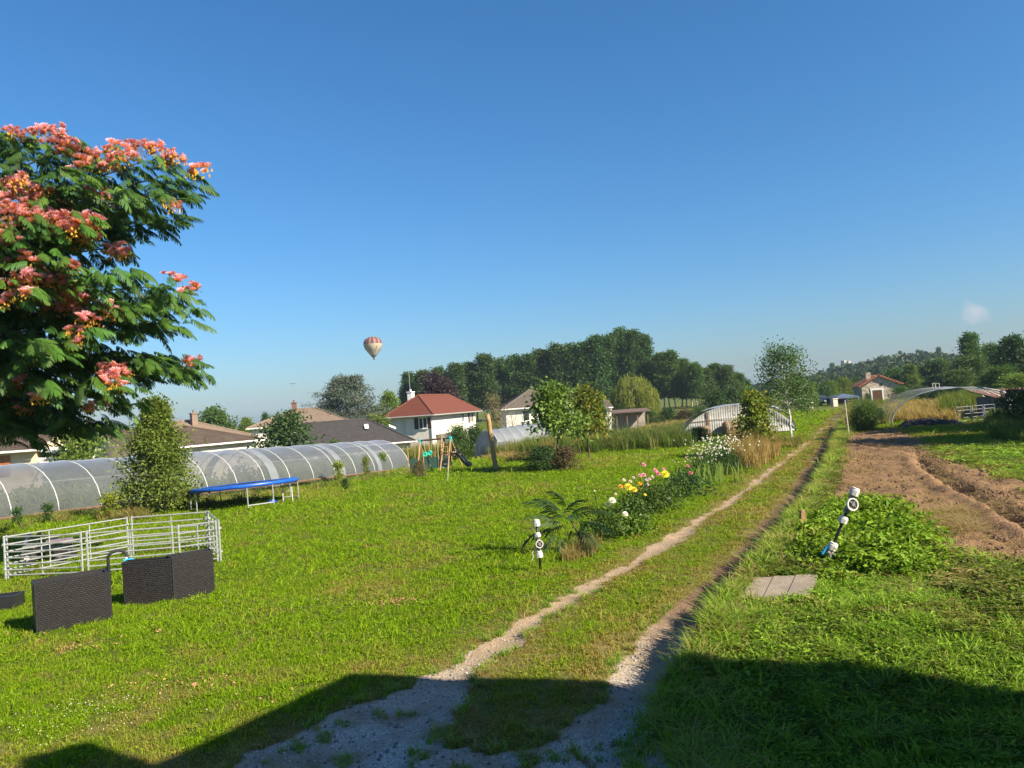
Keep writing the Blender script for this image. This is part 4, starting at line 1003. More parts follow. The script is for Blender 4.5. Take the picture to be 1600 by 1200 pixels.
for i, (px, pb, pt, dx) in enumerate(((647, 712, 688, 1.0), (654, 715, 690, -1), (673, 714, 688, .5), (678, 718, 690, 2), (684, 712, 690, 0))):
    Ys = 51.5; b = ground_at(px, Ys, pb); q = at(px+dx, pt, Ys)
    k = thing('garden_stake', 'thin wooden bean stake in the row behind the swing set', 'stake', b, 0, 'bean stakes behind the swing set')
    MB().tube([(0,0,-.1), q-b], .022, 5).build('stake', WOOD, k)

# ------------------------------------------------------------------ irrigation risers, stakes, slabs
def riser(label, base, top, prof, extra):
    t = thing('irrigation_riser', label, 'irrigation riser', base); ax = (top-base); L = ax.length; ax = ax.normalized()
    m = MB(); m.tube([ax*-.12, ax*L*.98], .024, 8); m.build('pipe', BLACKPL, t, smooth=True)
    for f, h, r, mt_, nm in prof:
        c = ax*(L*f); m = MB(); n = 14
        m.lathe([(r*.7,-h/2),(r,-h/2+.006),(r,h*.18),(r*.93,h*.22),(r*.9,h/2-.008),(r*.62,h/2)], n, c, ax)
        for k in range(8):
            g = 2*math.pi*k/8; u = ax.orthogonal().normalized(); v = ax.cross(u); dd = u*math.cos(g)+v*math.sin(g)
            m.tube([c+dd*r-ax*h*.4, c+dd*r+ax*h*.12], .006, 4)
        m.build(nm, mt_, t)
    sidev = Vector((ax.z, 0, -ax.x)); fr = Vector((.25, -1, .1)).normalized()
    for f, r in extra:
        c = ax*(L*f)
        m = MB(); m.tube([c-ax*r*1.4, c+ax*r*1.4], .045, 10); m.lathe([(.05,-.02),(.05,.06)], 10, c, fr); m.build('valve_body', GREYPL, t)
        m = MB(); m.lathe([(r*.82,.05),(r,.05),(r,.085),(r*.82,.085),(r*.82,.05)], 18, c, fr); vw = m.build('hand_wheel', WHITEPL, t)
        m = MB(); u = fr.orthogonal().normalized(); v = fr.cross(u)
        m.tube([c+fr*.07-u*r*.85, c+fr*.07+u*r*.85], .014, 5); m.tube([c+fr*.07-v*r*.85, c+fr*.07+v*r*.85], .014, 5); m.lathe([(.03,.05),(.03,.1)], 8, c, fr); m.build('spoke', GREYPL, vw)
    return t
b = gnd(1289, 884); tp_ = at(1337, 764, b.y-.1)
r1 = riser('leaning black and white irrigation riser among the potato leaves', b, tp_, [(.965,.13,.07,WHITEPL,'collar'), (.60,.11,.068,WHITEPL,'collar'), (.255,.13,.072,WHITEPL,'collar'), (.04,.11,.07,WHITEPL,'collar')], [(.80,.098)])
ax = (tp_-b); m = MB(); m.tube([ax*.08, ax*.22], .05, 10); m.box(ax*.15+Vector((.0,-.02,0)), (.16,.12,.13), R(15), .03); m.build('lower_valve', GREYPL, r1)
m = MB(); m.tube([ax*.16+Vector((-.12,0,0)), ax*.26+Vector((-.09,0,0))], .02, 6); m.build('lever', CYAN, r1)
b = gnd(845, 893); tp_ = at(838, 813, b.y)
r2_ = riser('upright black and white irrigation riser beside the feathery sapling', b, tp_, [(.95,.13,.062,WHITEPL,'collar'), (.72,.09,.055,WHITEPL,'collar'), (.34,.13,.062,WHITEPL,'collar')], [(.54,.075)])
m = MB(); m.tube([(-.06,-.02,.5),(-.14,-.05,.36),(-.12,-.04,.28),(-.16,-.05,.22)], .006, 5); m.build('wire_tie', WHITEPL, r2_)
p = gnd(1251, 836); st = thing('short_stake', 'short split wooden stake at the track edge', 'stake', p); tq = at(1253, 797, p.y)-p
m = MB(); m.tube([(0,0,-.15), tq], [.055,.05], 6); m.build('stake', WOOD, st); m = MB(); m.tube([Vector((.06,.0,-.1)), tq*.9+Vector((.06,0,0))], [.03,.02], 5); m.build('split_half', WOOD, st)
p = gnd(1327, 680); st = thing('tall_cane', 'tall pale cane at the corner of the soil bed', 'cane', p); MB().tube([(0,0,-.1), at(1320, 625, p.y)-p], [.028,.02], 6).build('cane', WHITEPL, st)
# concrete slabs
SL = thing('stone_slabs', 'three weathered flat slabs laid beside the track', 'paving slab', gnd(1215, 920))
pa = [flat(1175, 907, .36), flat(1279, 905, .36), flat(1266, 938, .36), flat(1156, 941, .36)]
for k in range(3):
    f0, f1 = k/3+.006, (k+1)/3-.006
    q = [pa[0].lerp(pa[1], f0), pa[0].lerp(pa[1], f1), pa[3].lerp(pa[2], f1), pa[3].lerp(pa[2], f0)]; q = [v+Vector((0,0,.06+.012*((k*7) % 3-1))) for v in q]
    m = MB(); m.slab(q[::-1], -.09) if False else m.hexa([q[3]-Vector((0,0,.12)), q[2]-Vector((0,0,.12)), q[1]-Vector((0,0,.12)), q[0]-Vector((0,0,.12)), q[3], q[2], q[1], q[0]]); m.build('slab', CONC, SL, world=True)
p = gnd(1137, 917); lo = thing('pipe_elbow', 'small grey pipe hoop poking from the track bank', 'pipe', p, R(20))
m = MB(); m.tube([(-.09,0,-.05)]+[(.09*math.cos(g), 0, .09+.07*math.sin(g)) for g in np.linspace(math.pi, 0, 8)]+[(.09,0,-.05)], .014, 6); m.build('pipe', GREYPL, lo)
p = gnd(1006, 1); 
# twig post near ornamental tree
p = ground_at(882, 45.5, 722); st = thing('forked_prop', 'pale forked branch propping the yellowing tree', 'prop', p); q = at(887, 700, 45.5); q2 = at(902, 686, 45.5)
m = MB(); m.tube([(0,0,-.1), (q-p)*.55, q-p], .05, 6); m.tube([(q-p)*.55, q2-p], .04, 6); m.build('prop', WOOD, st)
# black tarpaulin heap
p = gnd(1452, 664); tb = thing('tarpaulin_heap', 'crumpled black tarpaulin heaped between the hoops and hurdles', 'tarpaulin', p, R(-5))
rr = np.random.default_rng(8); nx, ny = 40, 14; X, Yy = np.meshgrid(np.linspace(-1.6, 1.7, nx), np.linspace(-.6, .6, ny), indexing='ij')
Z = .42*np.clip(1-(X/1.75)**2, 0, 1)**.6*np.clip(1-(Yy/.62)**2, 0, 1)*(.55+.9*fbm(X+5, Yy+5, 2.0, 5))+.05*fbm(X, Yy, 6., 8)-.06
ii = np.arange(nx*ny).reshape(nx, ny); me = mesh_np('sheet', np.stack([X, Yy, Z], -1).reshape(-1, 3), np.stack([ii[:-1,:-1], ii[1:,:-1], ii[1:,1:], ii[:-1,1:]], -1).reshape(-1, 4), TARP); link('sheet', me, tb)
# lean-to shed by the dark hedge
p = ground_at(1556, 46.5, 640); s2 = thing('rusty_roof_shed', 'small shed with a rusty sheet roof half hidden by the dark hedge', 'shed', p, R(-4))
hz = at(1560, 620, 46.5).z-p.z
m = MB(); m.box((1.6,1.2,hz/2), (3.0,2.2,hz)); m.build('wall', mat('grey_boards', (.15,.14,.13), (.1,.095,.09), 5, .9), s2)
m = MB(); m.slab([(-.2,-.3,hz+.02),(3.6,-.3,hz+.02),(3.6,2.6,hz+.42),(-.2,2.6,hz+.42)], .06); m.build('roof', mat('rusted_iron', (.15,.075,.045), (.10,.05,.035), 4, .8), s2)
m = MB(); m.box((1.2,-.14,hz*.86), (1.3,.05,.16)); m.box((.8,-.05,hz*.4), (.12,.08,hz*.75)); m.build('pale_trim', WHITEPAINT, s2)

# ------------------------------------------------------------------ hot air balloon
def balloon():
    Yb = 640; c = at(583, 543, Yb); sc = Yb/F; Rr = 14.6*sc
    t = thing('hot_air_balloon', 'cream hot-air balloon with a dark red striped crown, alone in the sky', 'balloon', at(584.5, 561, Yb))
    prof = [(.06,-1.14),(.16,-1.02),(.36,-.78),(.6,-.48),(.82,-.16),(.96,.16),(1.0,.42),(.97,.66),(.84,.92),(.6,1.1),(.3,1.2),(0.01,1.23)]
    n = 48; o = c-t.location+Vector((0,0,-.04*Rr)); cols = {}
    CR = mat('balloon_cream', (.36,.31,.235), (.31,.265,.20), .12, .7, bump=0); RD = mat('balloon_maroon', (.085,.022,.028), (.07,.02,.024), .3, .7, bump=0); PKB = mat('balloon_rose', (.22,.12,.085), (.19,.10,.08), .3, .7, bump=0); BL = mat('balloon_dark_skirt', (.10,.09,.11), (.08,.07,.09), .3, .7, bump=0)
    sets = {'envelope': (CR, []), 'crown_gore': (RD, []), 'lower_gore': (PKB, []), 'dark_panel': (BL, [])}
    vs = [(o.x+r*Rr*math.cos(2*math.pi*k/n)*(1+.012*math.cos(k*math.pi)), o.y+r*Rr*math.sin(2*math.pi*k/n)*(1+.012*math.cos(k*math.pi)), o.z+z*Rr*.98) for r, z in prof for k in range(n)]
    for i in range(len(prof)-1):
        for k in range(n):
            f = (i*n+k, i*n+(k+1) % n, (i+1)*n+(k+1) % n, (i+1)*n+k)
            key = 'envelope'
            if i >= 6: key = 'crown_gore' if (k//2) % 2 == 0 else 'lower_gore'
            elif i < 2: key = 'lower_gore' if (k//3) % 2 else 'dark_panel'
            elif i in (3, 4) and (k*5+i*7) % 6 == 0: key = 'lower_gore'
            sets[key][1].append(f)
    for nm, (m_, fs) in sets.items():
        m = MB(); used = sorted({q for f in fs for q in f}); mp = {q: i for i, q in enumerate(used)}
        m.add([vs[q] for q in used], [tuple(mp[q] for q in f) for f in fs]); m.build(nm, m_, t, smooth=True)
    m = MB(); m.box((0,0,.0), (1.5,1.3,1.1), 0, .15); m.build('basket', mat('basket_wicker', (.10,.06,.035), (.07,.045,.03), 3, .9), t)
    m = MB()
    for sx in (-.6, .6):
        for sy in (-.5, .5): m.tube([(sx,sy,.5), (o.x+sx*.8, o.y+sy*.8, o.z-1.1*Rr)], .06, 4)
    m.build('suspension_rope', GREYPL, t)
balloon()
for px, py, Yb, lb in ((1418, 508, 160, 'tiny bird flying low over the far wood'), (1197, 292, 150, 'tiny bird high in the open sky')):
    b = thing('bird', lb, 'bird', at(px, py, Yb), R(30)); m = MB(); m.lathe([(0,-.16),(.05,-.06),(.055,.05),(.02,.16),(0,.2)], 7, (0,0,0), Vector((1,0,.1))); m.build('body', GREYPL, b)
    for s_ in (-1, 1): m = MB(); m.hexa([(-.05,0,-.004),(.07,0,-.004),(.02,s_*.3,.10),(-.06,s_*.3,.10),(-.05,0,.008),(.07,0,.008),(.02,s_*.3,.11),(-.06,s_*.3,.11)]); m.build('wing', GREYPL, b)

# ------------------------------------------------------------------ trees
T = {}
for i in range(4):
    T['poplar%d' % i] = tree_meshes(LM['poplar'], BARK_PALE, seed=40+i, H=18, prof=oval(2.9, .55, .38, .14), t0=.2, nl=46, el0=.5, el1=1.15, droop=.05, nsub=7, nleaf=36, spread=.58, LL=.46, LWd=.36, hang=.1, r0=.2)
for i in range(3):
    T['round%d' % i] = tree_meshes(LM['dark' if i < 2 else 'mid'], None, seed=60+i, H=9, prof=oval(4, .55, .45, .35), t0=.18, nl=44, el0=.15, el1=1.05, droop=.12, nsub=7, nleaf=24, spread=.5, LL=.42, LWd=.34, hang=.15)
for i in range(3):
    T['bush%d' % i] = tree_meshes(LM[('dark', 'mid', 'light')[i]], None, seed=70+i, H=3, prof=oval(1.9, .8, .35, .4), t0=.05, nl=30, el0=.15, el1=1.2, droop=.1, nsub=6, nleaf=22, spread=.28, LL=.2, LWd=.15, hang=.05, r0=.05)
T['spar0'] = tree_meshes(LM['light'], None, seed=78, H=3, prof=oval(1.7, .5, .5, .7), t0=.1, nl=16, el0=.6, el1=1.2, droop=.05, nsub=5, nleaf=9, spread=.30, LL=.38, LWd=.26, hang=.2, r0=.05); TH_SP = (3, 2.0)
def tmpl(key, lm):
    tm, cm = T[key]; k = key+lm
    if k not in T:
        c2 = cm.copy(); c2.materials.clear(); c2.materials.append(LM[lm]); T[k] = (tm, c2)
    return T[k]
TH = {'poplar': (18, 3.1), 'round': (9, 4.2), 'bush': (3, 2.0)}
rt = random.Random(9)
def tr(key, name, label, cat, px, ptop, hw, Y, lm=None, group=None, pb=640, zoff=0):
    b = ground_at(px, Y, pb); b.z += zoff; H = at(px, ptop, Y).z-b.z; th, trr = TH[key[:-1]]
    s = hw*Y/F/trr
    return put_tree(name, label, cat, b, tmpl(key, lm) if lm else T[key], (s, s, H/th*{'bush': .82, 'round': .87, 'bare': .85}.get(key[:-1], .955)), rt.uniform(0, 6.3), group)
# poplar plantation
G_ = 'poplars of the plantation behind the houses'
PT = [(640,581,15),(664,575,18),(690,570,17),(715,566,18),(738,563,19),(762,556,20),(786,560,18),(808,551,19),(832,556,19),(850,543,20),(874,540,20),(897,533,21),(918,529,20),(938,524,21),(958,519,20),(978,515,20),(996,517,18),(1014,521,16)]
for i, (px, pt, hw) in enumerate(PT):
    lb = {15: 'tallest poplar crown, at the top of the dark plantation', 0: 'poplar at the end of the plantation next to the blue cedar', 17: 'last of the tall poplars before the plantation steps down'}.get(i, 'tall dark poplar in the packed plantation behind the houses')
    tr('poplar%d' % (i % 4), 'poplar_tree', lb, 'tree', px, pt-1+rt.uniform(-5,5), hw*1.2, 172+rt.uniform(-5, 5), group=G_)
for i in range(16):
    px = 650+i*24; pt = np.interp(px, [640, 850, 980, 1030], [584, 549, 524, 540])+rt.uniform(2, 12)
    tr('poplar%d' % (i % 4), 'poplar_tree', 'tall dark poplar in the packed plantation behind the houses', 'tree', px, pt, 22, 186+rt.uniform(-4, 4), group=G_)
PL = [(1038,549,18),(1056,546,15),(1074,560,14),(1090,565,16),(1106,574,14),(1122,567,17),(1140,570,16),(1157,582,14)]
for i, (px, pt, hw) in enumerate(PL):
    tr('poplar%d' % (i % 4), 'poplar_tree', ('slimmer poplar with a bare pale lower trunk, near the willow' if i < 4 else 'lower lit poplar where the plantation tapers off toward the birch'), 'tree', px, pt, hw*1.15, 160+rt.uniform(-4, 4), 'mid', 'lower poplars at the plantation end')
for i, (px, pt) in enumerate(((1030,556),(1047,553),(1066,556),(1082,566),(1098,571),(1115,571),(1132,570),(1149,577),(1163,588))):
    tr('poplar%d' % ((i+2) % 4), 'poplar_tree', 'lower poplar filling the back of the plantation end', 'tree', px, pt+3, 19, 178+rt.uniform(-4, 4), None, 'poplars at the back of the plantation end')
# village trees
T['purple'] = tree_meshes(LM['purple'], None, seed=81, H=9, prof=oval(4, .6, .45, .4), t0=.2, nl=40, el0=.2, el1=1.1, droop=.1, nsub=7, nleaf=26, spread=.5, LL=.4, LWd=.32, hang=.1); TH['purpl'] = (9, 4.2)
tr('purple', 'copper_plum_tree', 'dark purple-leaved tree rising behind the red roof', 'tree', 684, 594, 40, 128)
def cedar():
    H = 10.0; mb, P, D, L, W, tint, rng = tree_data(seed=90, H=H, prof=lambda t: np.interp(t, [0, .25, .6, 1], [5.8, 6.2, 4.2, 1.0]), t0=.1, nl=38, el0=.16, el1=.5, droop=.20, nsub=22, nleaf=34, spread=.42, LL=.34, LWd=.13, hang=.15, zsq=.28, bare=.25, r0=.3)
    cm = leaf_mesh('crown', P, D, L, W, tint, LM['cedar'], rng); tm = bpy.data.meshes.new('trunk'); tm.from_pydata(mb.v, [], mb.f); tm.materials.append(BARK); return tm, cm
T['cedar'] = cedar(); TH['ceda'] = (10, 6.2)
tr('cedar', 'blue_cedar', 'broad blue-grey cedar with layered branches behind the slate roof', 'tree', 541, 586, 72, 104)
tr('round0', 'round_tree', 'rounded green tree behind the tan roof with chimneys', 'tree', 333, 636, 36, 108, 'mid')
tr('round1', 'round_tree', 'small light green tree between the tan roof and the round shrub', 'tree', 384, 653, 17, 112, 'light')
tr('round0', 'round_tree', 'small dark tree just above the round shrub by the aerial', 'tree', 414, 645, 12, 116)
tr('round1', 'round_tree', 'low yellow-green treetop showing over the brown roof by the silk tree', 'tree', 192, 667, 20, 96, 'light')
tr('round1', 'garden_tree', 'brownish-green tree between the cedar and the red-roofed house', 'tree', 608, 612, 22, 118, 'light')
tr('bush1', 'round_shrub', 'big dense rounded green shrub against the greenhouse', 'shrub', 442, 651, 56, 62, 'dark')
tr('bush0', 'round_shrub', 'small dark shrub below the slate roof gutter', 'shrub', 520, 688, 16, 71, 'mid')
tr('bush0', 'hedge_shrub', 'wide sprawling shrub behind the greenhouse by the terracotta shutters', 'shrub', 124, 664, 50, 50, 'light')
def palm():
    p = ground_at(590, 90, 660); top = at(590, 652, 90).z-p.z; t = thing('palm_tree', 'small palm-like yellowish tree between the slate roof and the white house', 'tree', p)
    m = MB(); m.tube([(0,0,-.2), (0,0,top*.93)], [.2,.13], 7); m.build('trunk', BARK, t)
    rg = np.random.default_rng(3); Ps = []; Ds = []
    for k in range(60):
        az = rg.uniform(0, 6.28); el = rg.uniform(-.5, 1.2)
        for j in range(9):
            u = j/9*1.7; Ps.append([math.cos(az)*math.cos(el)*u, math.sin(az)*math.cos(el)*u, top*.93+math.sin(el)*u-.18*u*u]); Ds.append([math.cos(az+(.8 if j % 2 else -.8)), math.sin(az+(.8 if j % 2 else -.8)), -.3])
    Ps = np.array(Ps); Ds = unit(np.array(Ds)); me = leaf_mesh('fronds', Ps, Ds, .5, .1, rg.random(len(Ps)), LM['light'], rg); link('fronds', me, t, 'stuff')
palm()
tr('bush1', 'garden_bush', 'leafy green bush in front of the white two-storey house', 'bush', 714, 668, 26, 66, 'mid')
tr('bush2', 'garden_bush', 'second leafy bush beside the porch, touching the washing line', 'bush', 739, 667, 24, 67, 'dark')
T['bare0'] = tree_meshes(LM['brown'], None, seed=95, H=5, prof=oval(2.2, .7, .6, .6), t0=.25, nl=30, el0=.5, el1=1.1, droop=0, nsub=5, nleaf=12, spread=.35, LL=.16, LWd=.12, r0=.1); TH['bare'] = (5, 2.3)
tr('bare0', 'thin_tree', 'reddish-brown half-bare tree just behind the wooden pole', 'tree', 774, 617, 24, 76)
def bare_tree():
    p = ground_at(803, 74, 680); H = at(803, 640, 74).z-p.z; mb, *_ = tree_data(seed=17, H=H, prof=oval(2.6, .9, .5, .5), t0=.2, nl=22, el0=.5, el1=1.1, droop=.05, nsub=1, nleaf=1, r0=.11)
    t = thing('bare_tree', 'leafless grey tree in front of the white wall past the pole', 'tree', p); mb.build('trunk', mat('pinkish_bark', (.28,.2,.15), (.2,.14,.1), 8, .9), t)
bare_tree()
tr('round2', 'dark_tree', 'dark rounded trees massed left of the willow'.replace('left of', 'against'), 'tree', 925, 598, 40, 140, 'dark')
tr('round0', 'dark_tree', 'dark green tree closing the gap behind the long barn', 'tree', 890, 606, 30, 145)
tr('bush1', 'round_bush', 'round dark green bush beside the yellowing tree', 'bush', 934, 636, 26, 56, 'mid')
# the yellowing tree on the lawn
def lawn_tree():
    Yt = gnd(868, 733).y; p = ground_at(873, Yt, 735); H = at(866, 618, Yt).z-p.z
    T['cat'] = tree_meshes(LM['yellow'], BARK, seed=101, H=H, prof=oval(1.45, .75, .35, .4), t0=.46, nl=22, el0=.15, el1=1.1, droop=.25, nsub=6, nleaf=26, spread=.26, LL=.21, LWd=.14, hang=.45, r0=.06)
    put_tree('lawn_tree', 'young broad-leaved lawn tree turning yellow, with a shrub at its foot', 'tree', p, tmpl('cat', 'light'))
    b = ground_at(868, Yt-.3, 735)
    put_tree('dark_shrub', 'low dark bushy shrub at the foot of the yellowing lawn tree', 'shrub', b+Vector((-.55,0,0)), tmpl('bush0', 'dark'), (.58,.5,.30), .6)
    put_tree('tawny_shrub', 'tawny-leaved half of the shrubbery under the yellowing lawn tree', 'shrub', b+Vector((.45,-.2,0)), tmpl('bush1', 'brown'), (.5,.42,.27), 2.)
    p = ground_at(920, Yt+5, 720); H2 = at(922, 618, Yt+5).z-p.z
    T['cat2'] = tree_meshes(LM['yellow'], BARK, seed=105, H=H2, prof=oval(1.2, .9, .4, .45), t0=.35, nl=20, el0=.4, el1=1.2, droop=.2, nsub=6, nleaf=22, spread=.24, LL=.22, LWd=.14, hang=.4, r0=.05)
    put_tree('yellow_tree', 'yellower slim tree just behind the lawn tree', 'tree', p, T['cat2'])
lawn_tree()
# weeping willow
def willow():
    Yw = 118; p = ground_at(992, Yw, 640); H = at(990, 581, Yw).z-p.z; rg = np.random.default_rng(6); Rw = 37*Yw/F; P = []; D = []; tn = []
    for k in range(430):
        az = rg.uniform(0, 6.28); rr_ = Rw*math.sqrt(rg.uniform(.02, 1)); h = H*(.93-.38*(rr_/Rw)**2.2+rg.normal(0, .04)); ln = h*rg.uniform(.45, .95); n = int(ln/.16); tt = rg.uniform(.1, .9)
        for j in range(n):
            u = j/n; P.append([math.cos(az)*(rr_+u*.35)+rg.normal(0, .07), math.sin(az)*(rr_+u*.35)+rg.normal(0, .07), h-ln*u]); D.append([rg.normal(0, .35), rg.normal(0, .35), -1]); tn.append(tt*.7+rg.random()*.3)
    me = leaf_mesh('crown', np.array(P), unit(np.array(D)), .42, .12, np.array(tn), LM['willow'], rg)
    m = MB(); m.tube([(0,0,-.2),(0,0,H*.5),(.1,0,H*.85)], [.4,.3,.12], 8)
    for k in range(7): a = k*.9; m.tube([(0,0,H*.4), (Rw*.4*math.cos(a), Rw*.4*math.sin(a), H*.75), (Rw*.7*math.cos(a), Rw*.7*math.sin(a), H*.7)], [.16,.1,.04], 5)
    tm = bpy.data.meshes.new('trunk'); tm.from_pydata(m.v, [], m.f); tm.materials.append(BARK)
    put_tree('weeping_willow', 'yellow-green weeping willow before the poplar plantation', 'tree', p, (tm, me))
willow()
# scrub line across the middle distance
SC = [(1015,641,16,100,'mid','low green bush just right of the willow'.replace('just right of', 'next to')),(1042,639,18,98,'dark','dark low bush under the slim poplars'),(1070,640,18,97,'brown','reddish low scrub bush under the slim poplars'),(1094,636,18,96,'mid','green scrub bush behind the shelter roof end'),(1118,613,24,100,'dark','tall dark bush over the pleated shelter'),(1146,604,22,102,'dark','dark tree-like bush behind the shelter crown'),(1168,606,22,104,'mid','leafy bush between the shelter and the birch'),(1100,650,14,80,'dark','dark patch of brambles before the shelter'),
      (1190,618,18,106,'dark','dark bush showing past the sapling behind the birch')]
for i, (px, pt, hw, Y, lm, lb) in enumerate(SC): tr('bush%d' % (i % 3), 'scrub_bush', lb, 'bush', px, pt, hw*1.1, Y, lm)
# conical young tree before the greenhouse
def conical():
    p = gnd(252, 800); H = at(246, 628, p.y).z-p.z; Rr = 58*p.y/F
    t = tree_meshes(LM['light'], BARK_PALE, seed=120, H=H, prof=lambda q: Rr*np.interp(q, [0, .12, .3, .45, .58, .7, .85, 1], [.72, 1, 1, .86, .60, .36, .16, .04]), t0=.03, nl=96, el0=.12, el1=1.15, droop=.12, nsub=11, nleaf=20, spread=.19, LL=.125, LWd=.08, hang=.25, r0=.06)
    put_tree('conical_tree', 'bushy conical young tree standing before the long greenhouse', 'tree', p, t)
conical()
def birch():
    p = gnd(1238, 687); H = at(1224, 547, p.y).z-p.z; Yb = p.y
    LM['birch'] = leafmat('birch_leaf', [(.028,.055,.012), (.055,.10,.02), (.09,.14,.03)], .3)
    t = tree_meshes(LM['birch'], mat('birch_bark', (.66,.62,.55), (.5,.46,.4), 8, .8, bump=.3, dirt=(.10,.09,.08)), seed=131, H=H, prof=lambda q: 2.1*np.interp(q, [0, .3, .55, .8, 1], [.7, 1.05, .98, .78, .3]), t0=.32, nl=36, el0=.35, el1=.8, droop=.42, nsub=10, nleaf=17, spread=.22, LL=.12, LWd=.09, hang=.9, lean=(-.055, 0), r0=.075, zsq=1.25)
    put_tree('birch_tree', 'slender white-trunked birch with drooping leaves beside the track', 'tree', p, t)
birch()
def sapling():
    p = gnd(1184, 712); H = at(1180, 624, p.y).z-p.z
    t = tree_meshes(LM['yellow'], BARK, seed=141, H=H, prof=oval(.85, .9, .6, .6), t0=.22, nl=26, el0=.3, el1=1.0, droop=.3, nsub=6, nleaf=14, spread=.2, LL=.2, LWd=.12, hang=.5, r0=.04)
    put_tree('yellow_sapling', 'yellow-tinged leafy sapling in dry grass in front of the shelter', 'sapling', p, tmpl2(t, 'mid'))
def tmpl2(t, lm):
    return t
sapling()
# hedge at the gate, trees round the hut and along the skyline
HG = [(1248,592,26,96,'mid','bushy hedge clump right behind the birch trunk'.replace('right behind', 'behind')),(1285,601,20,124,'dark','dark hedge bush over the parked car'),(1300,596,18,128,'light','lighter leafy bush above the dark awning'),(1322,590,18,130,'light','yellow-green tree next to the stone hut'),(1340,592,14,134,'dark','dark shrub touching the hut chimney'),(1268,598,16,110,'light','yellow-green hedge bush by the short gate pillar')]
for i, (px, pt, hw, Y, lm, lb) in enumerate(HG): tr('bush%d' % (i % 3), 'hedge_bush', lb, 'bush', px, pt, hw, Y, lm)
RT = [('round0',1402,574,20,150,'mid','green tree directly behind the hut roof'),('poplar1',1427,568,13,146,'light','bright yellow-green upright tree past the hut'),('round1',1448,572,20,150,'dark','dark tree next to the bright upright tree'),('round2',1474,560,24,148,'mid','broad tree in the middle of the wood past the hut'),
      ('round0',1470,585,22,128,'dark','low dark purple-green bush row tree behind the hoops'),('round1',1498,578,26,120,'mid','rounded tree behind the crown of the hoops'),('poplar2',1524,519,19,128,'mid','tallest tree of the wood past the hut'),('round2',1520,556,30,124,'mid','leafy tree at the foot of the tallest one'),
      ('round0',1556,536,22,132,'mid','tree with a pointed top between the tallest tree and the edge'),('round1',1592,524,30,100,'dark','dark tall tree at the picture edge above the shed'),('round2',1568,572,30,92,'mid','mid green tree over the rusty shed roof'),('bush1',1600,585,34,78,'light','light green thicket at the picture edge above the shed')]
for key, px, pt, hw, Y, lm, lb in RT: tr(key, 'wood_tree', lb, 'tree', px, pt, hw*1.15, Y, lm)
SH = [('bush0',1440,604,26,112,'dark','dark thicket under the trees past the hut'),('bush0',1480,606,30,104,'dark','dark shrub mass behind the hoops'),('bush2',1530,606,24,98,'light','light weedy shrub behind the end of the hoops'),('bush1',1410,604,20,110,'mid','shrub hugging the hut wall'),('bush1',1358,615,7,112,'mid','small shrub before the hut door'),('bush2',1480,632,14,62,'light','upright pale green shrub inside the hoops'),('bush2',1497,636,11,60,'mid','leafy stem clump inside the hoops')]
for key, px, pt, hw, Y, lm, lb in SH: tr(key, 'shrub', lb, 'shrub', px, pt, hw, Y, lm)
# dark hedge on the near bank at the frame edge, and two trees beyond the frame whose shade lies on the bed
for px, pt, hw, Y, lb in ((1590,608,34,40,'dark hedge bush against the rusty shed'),(1630,600,50,36,'big dark hedge bush filling the picture edge'),(1590,668,30,38,'low nettle patch under the dark hedge')): tr('bush0', 'dark_hedge', lb, 'hedge', px, pt, hw, Y)
for x, y, H, Rr, lb in ((27.2, 27.5, 8.5, 4.2, 'large tree past the picture edge shading the grass by the hurdles'), (32.5, 34, 9.5, 4.6, 'second large tree past the picture edge behind the dark hedge')):
    put_tree('shade_tree', lb, 'tree', (x, y, float(zg(x, y))), T['round1'], (Rr/4.2, Rr/4.2, H/9), x)
# far wood: one mass of crowns on the skyline
def far_wood():
    tm, cm = T['round1']; n = len(cm.vertices); co = np.empty(n*3, np.float32); cm.vertices.foreach_get('co', co); co = co.reshape(-1, 4, 3)
    rg = np.random.default_rng(31); vs = []; tn = []
    spots = []
    for px in np.arange(1120, 1640, 5.0):
        top = np.interp(px, [1120, 1200, 1235, 1262, 1300, 1350, 1390, 1450, 1520, 1640], [604, 600, 584, 590, 578, 570, 561, 557, 556, 548])
        spots.append((px+rg.uniform(-3, 3), top+abs(rg.normal(0, 3)), rg.uniform(380, 460)))
        spots.append((px+rg.uniform(-3, 3), top+8+abs(rg.normal(0, 4)), rg.uniform(300, 360)))
    for px in np.arange(560, 700, 7.0): spots.append((px, 640+rg.uniform(-3, 4), 330))
    for px, top, Y in spots:
        b = ground_at(px, Y, 600); H = at(px, top, Y).z-b.z; s = H/9; sx = max(s, 10*Y/F/4.2*1.1)
        sel = rg.choice(len(co), 420, replace=False); q = co[sel]; c = q.mean(1, keepdims=True); q = c+(q-c)*3.4
        a = rg.uniform(0, 6.28); x = q[..., 0]*math.cos(a)-q[..., 1]*math.sin(a); y = q[..., 0]*math.sin(a)+q[..., 1]*math.cos(a)
        vs.append(np.stack([b.x+x*sx, b.y+y*sx, b.z+q[..., 2]*s], -1)); tn.append(np.clip(rg.random(len(sel))*.6+rg.uniform(0, .4), 0, 1))
    v = np.concatenate(vs).reshape(-1, 3); t_ = np.repeat(np.concatenate(tn), 4)
    me = mesh_np('far_wood', v, np.arange(len(v)).reshape(-1, 4), LM['dark'], {'tint': t_}); tag(link('far_wood', me, kind='stuff'), 'hazy far wood along the skyline behind the stone hut', 'wood')
far_wood()
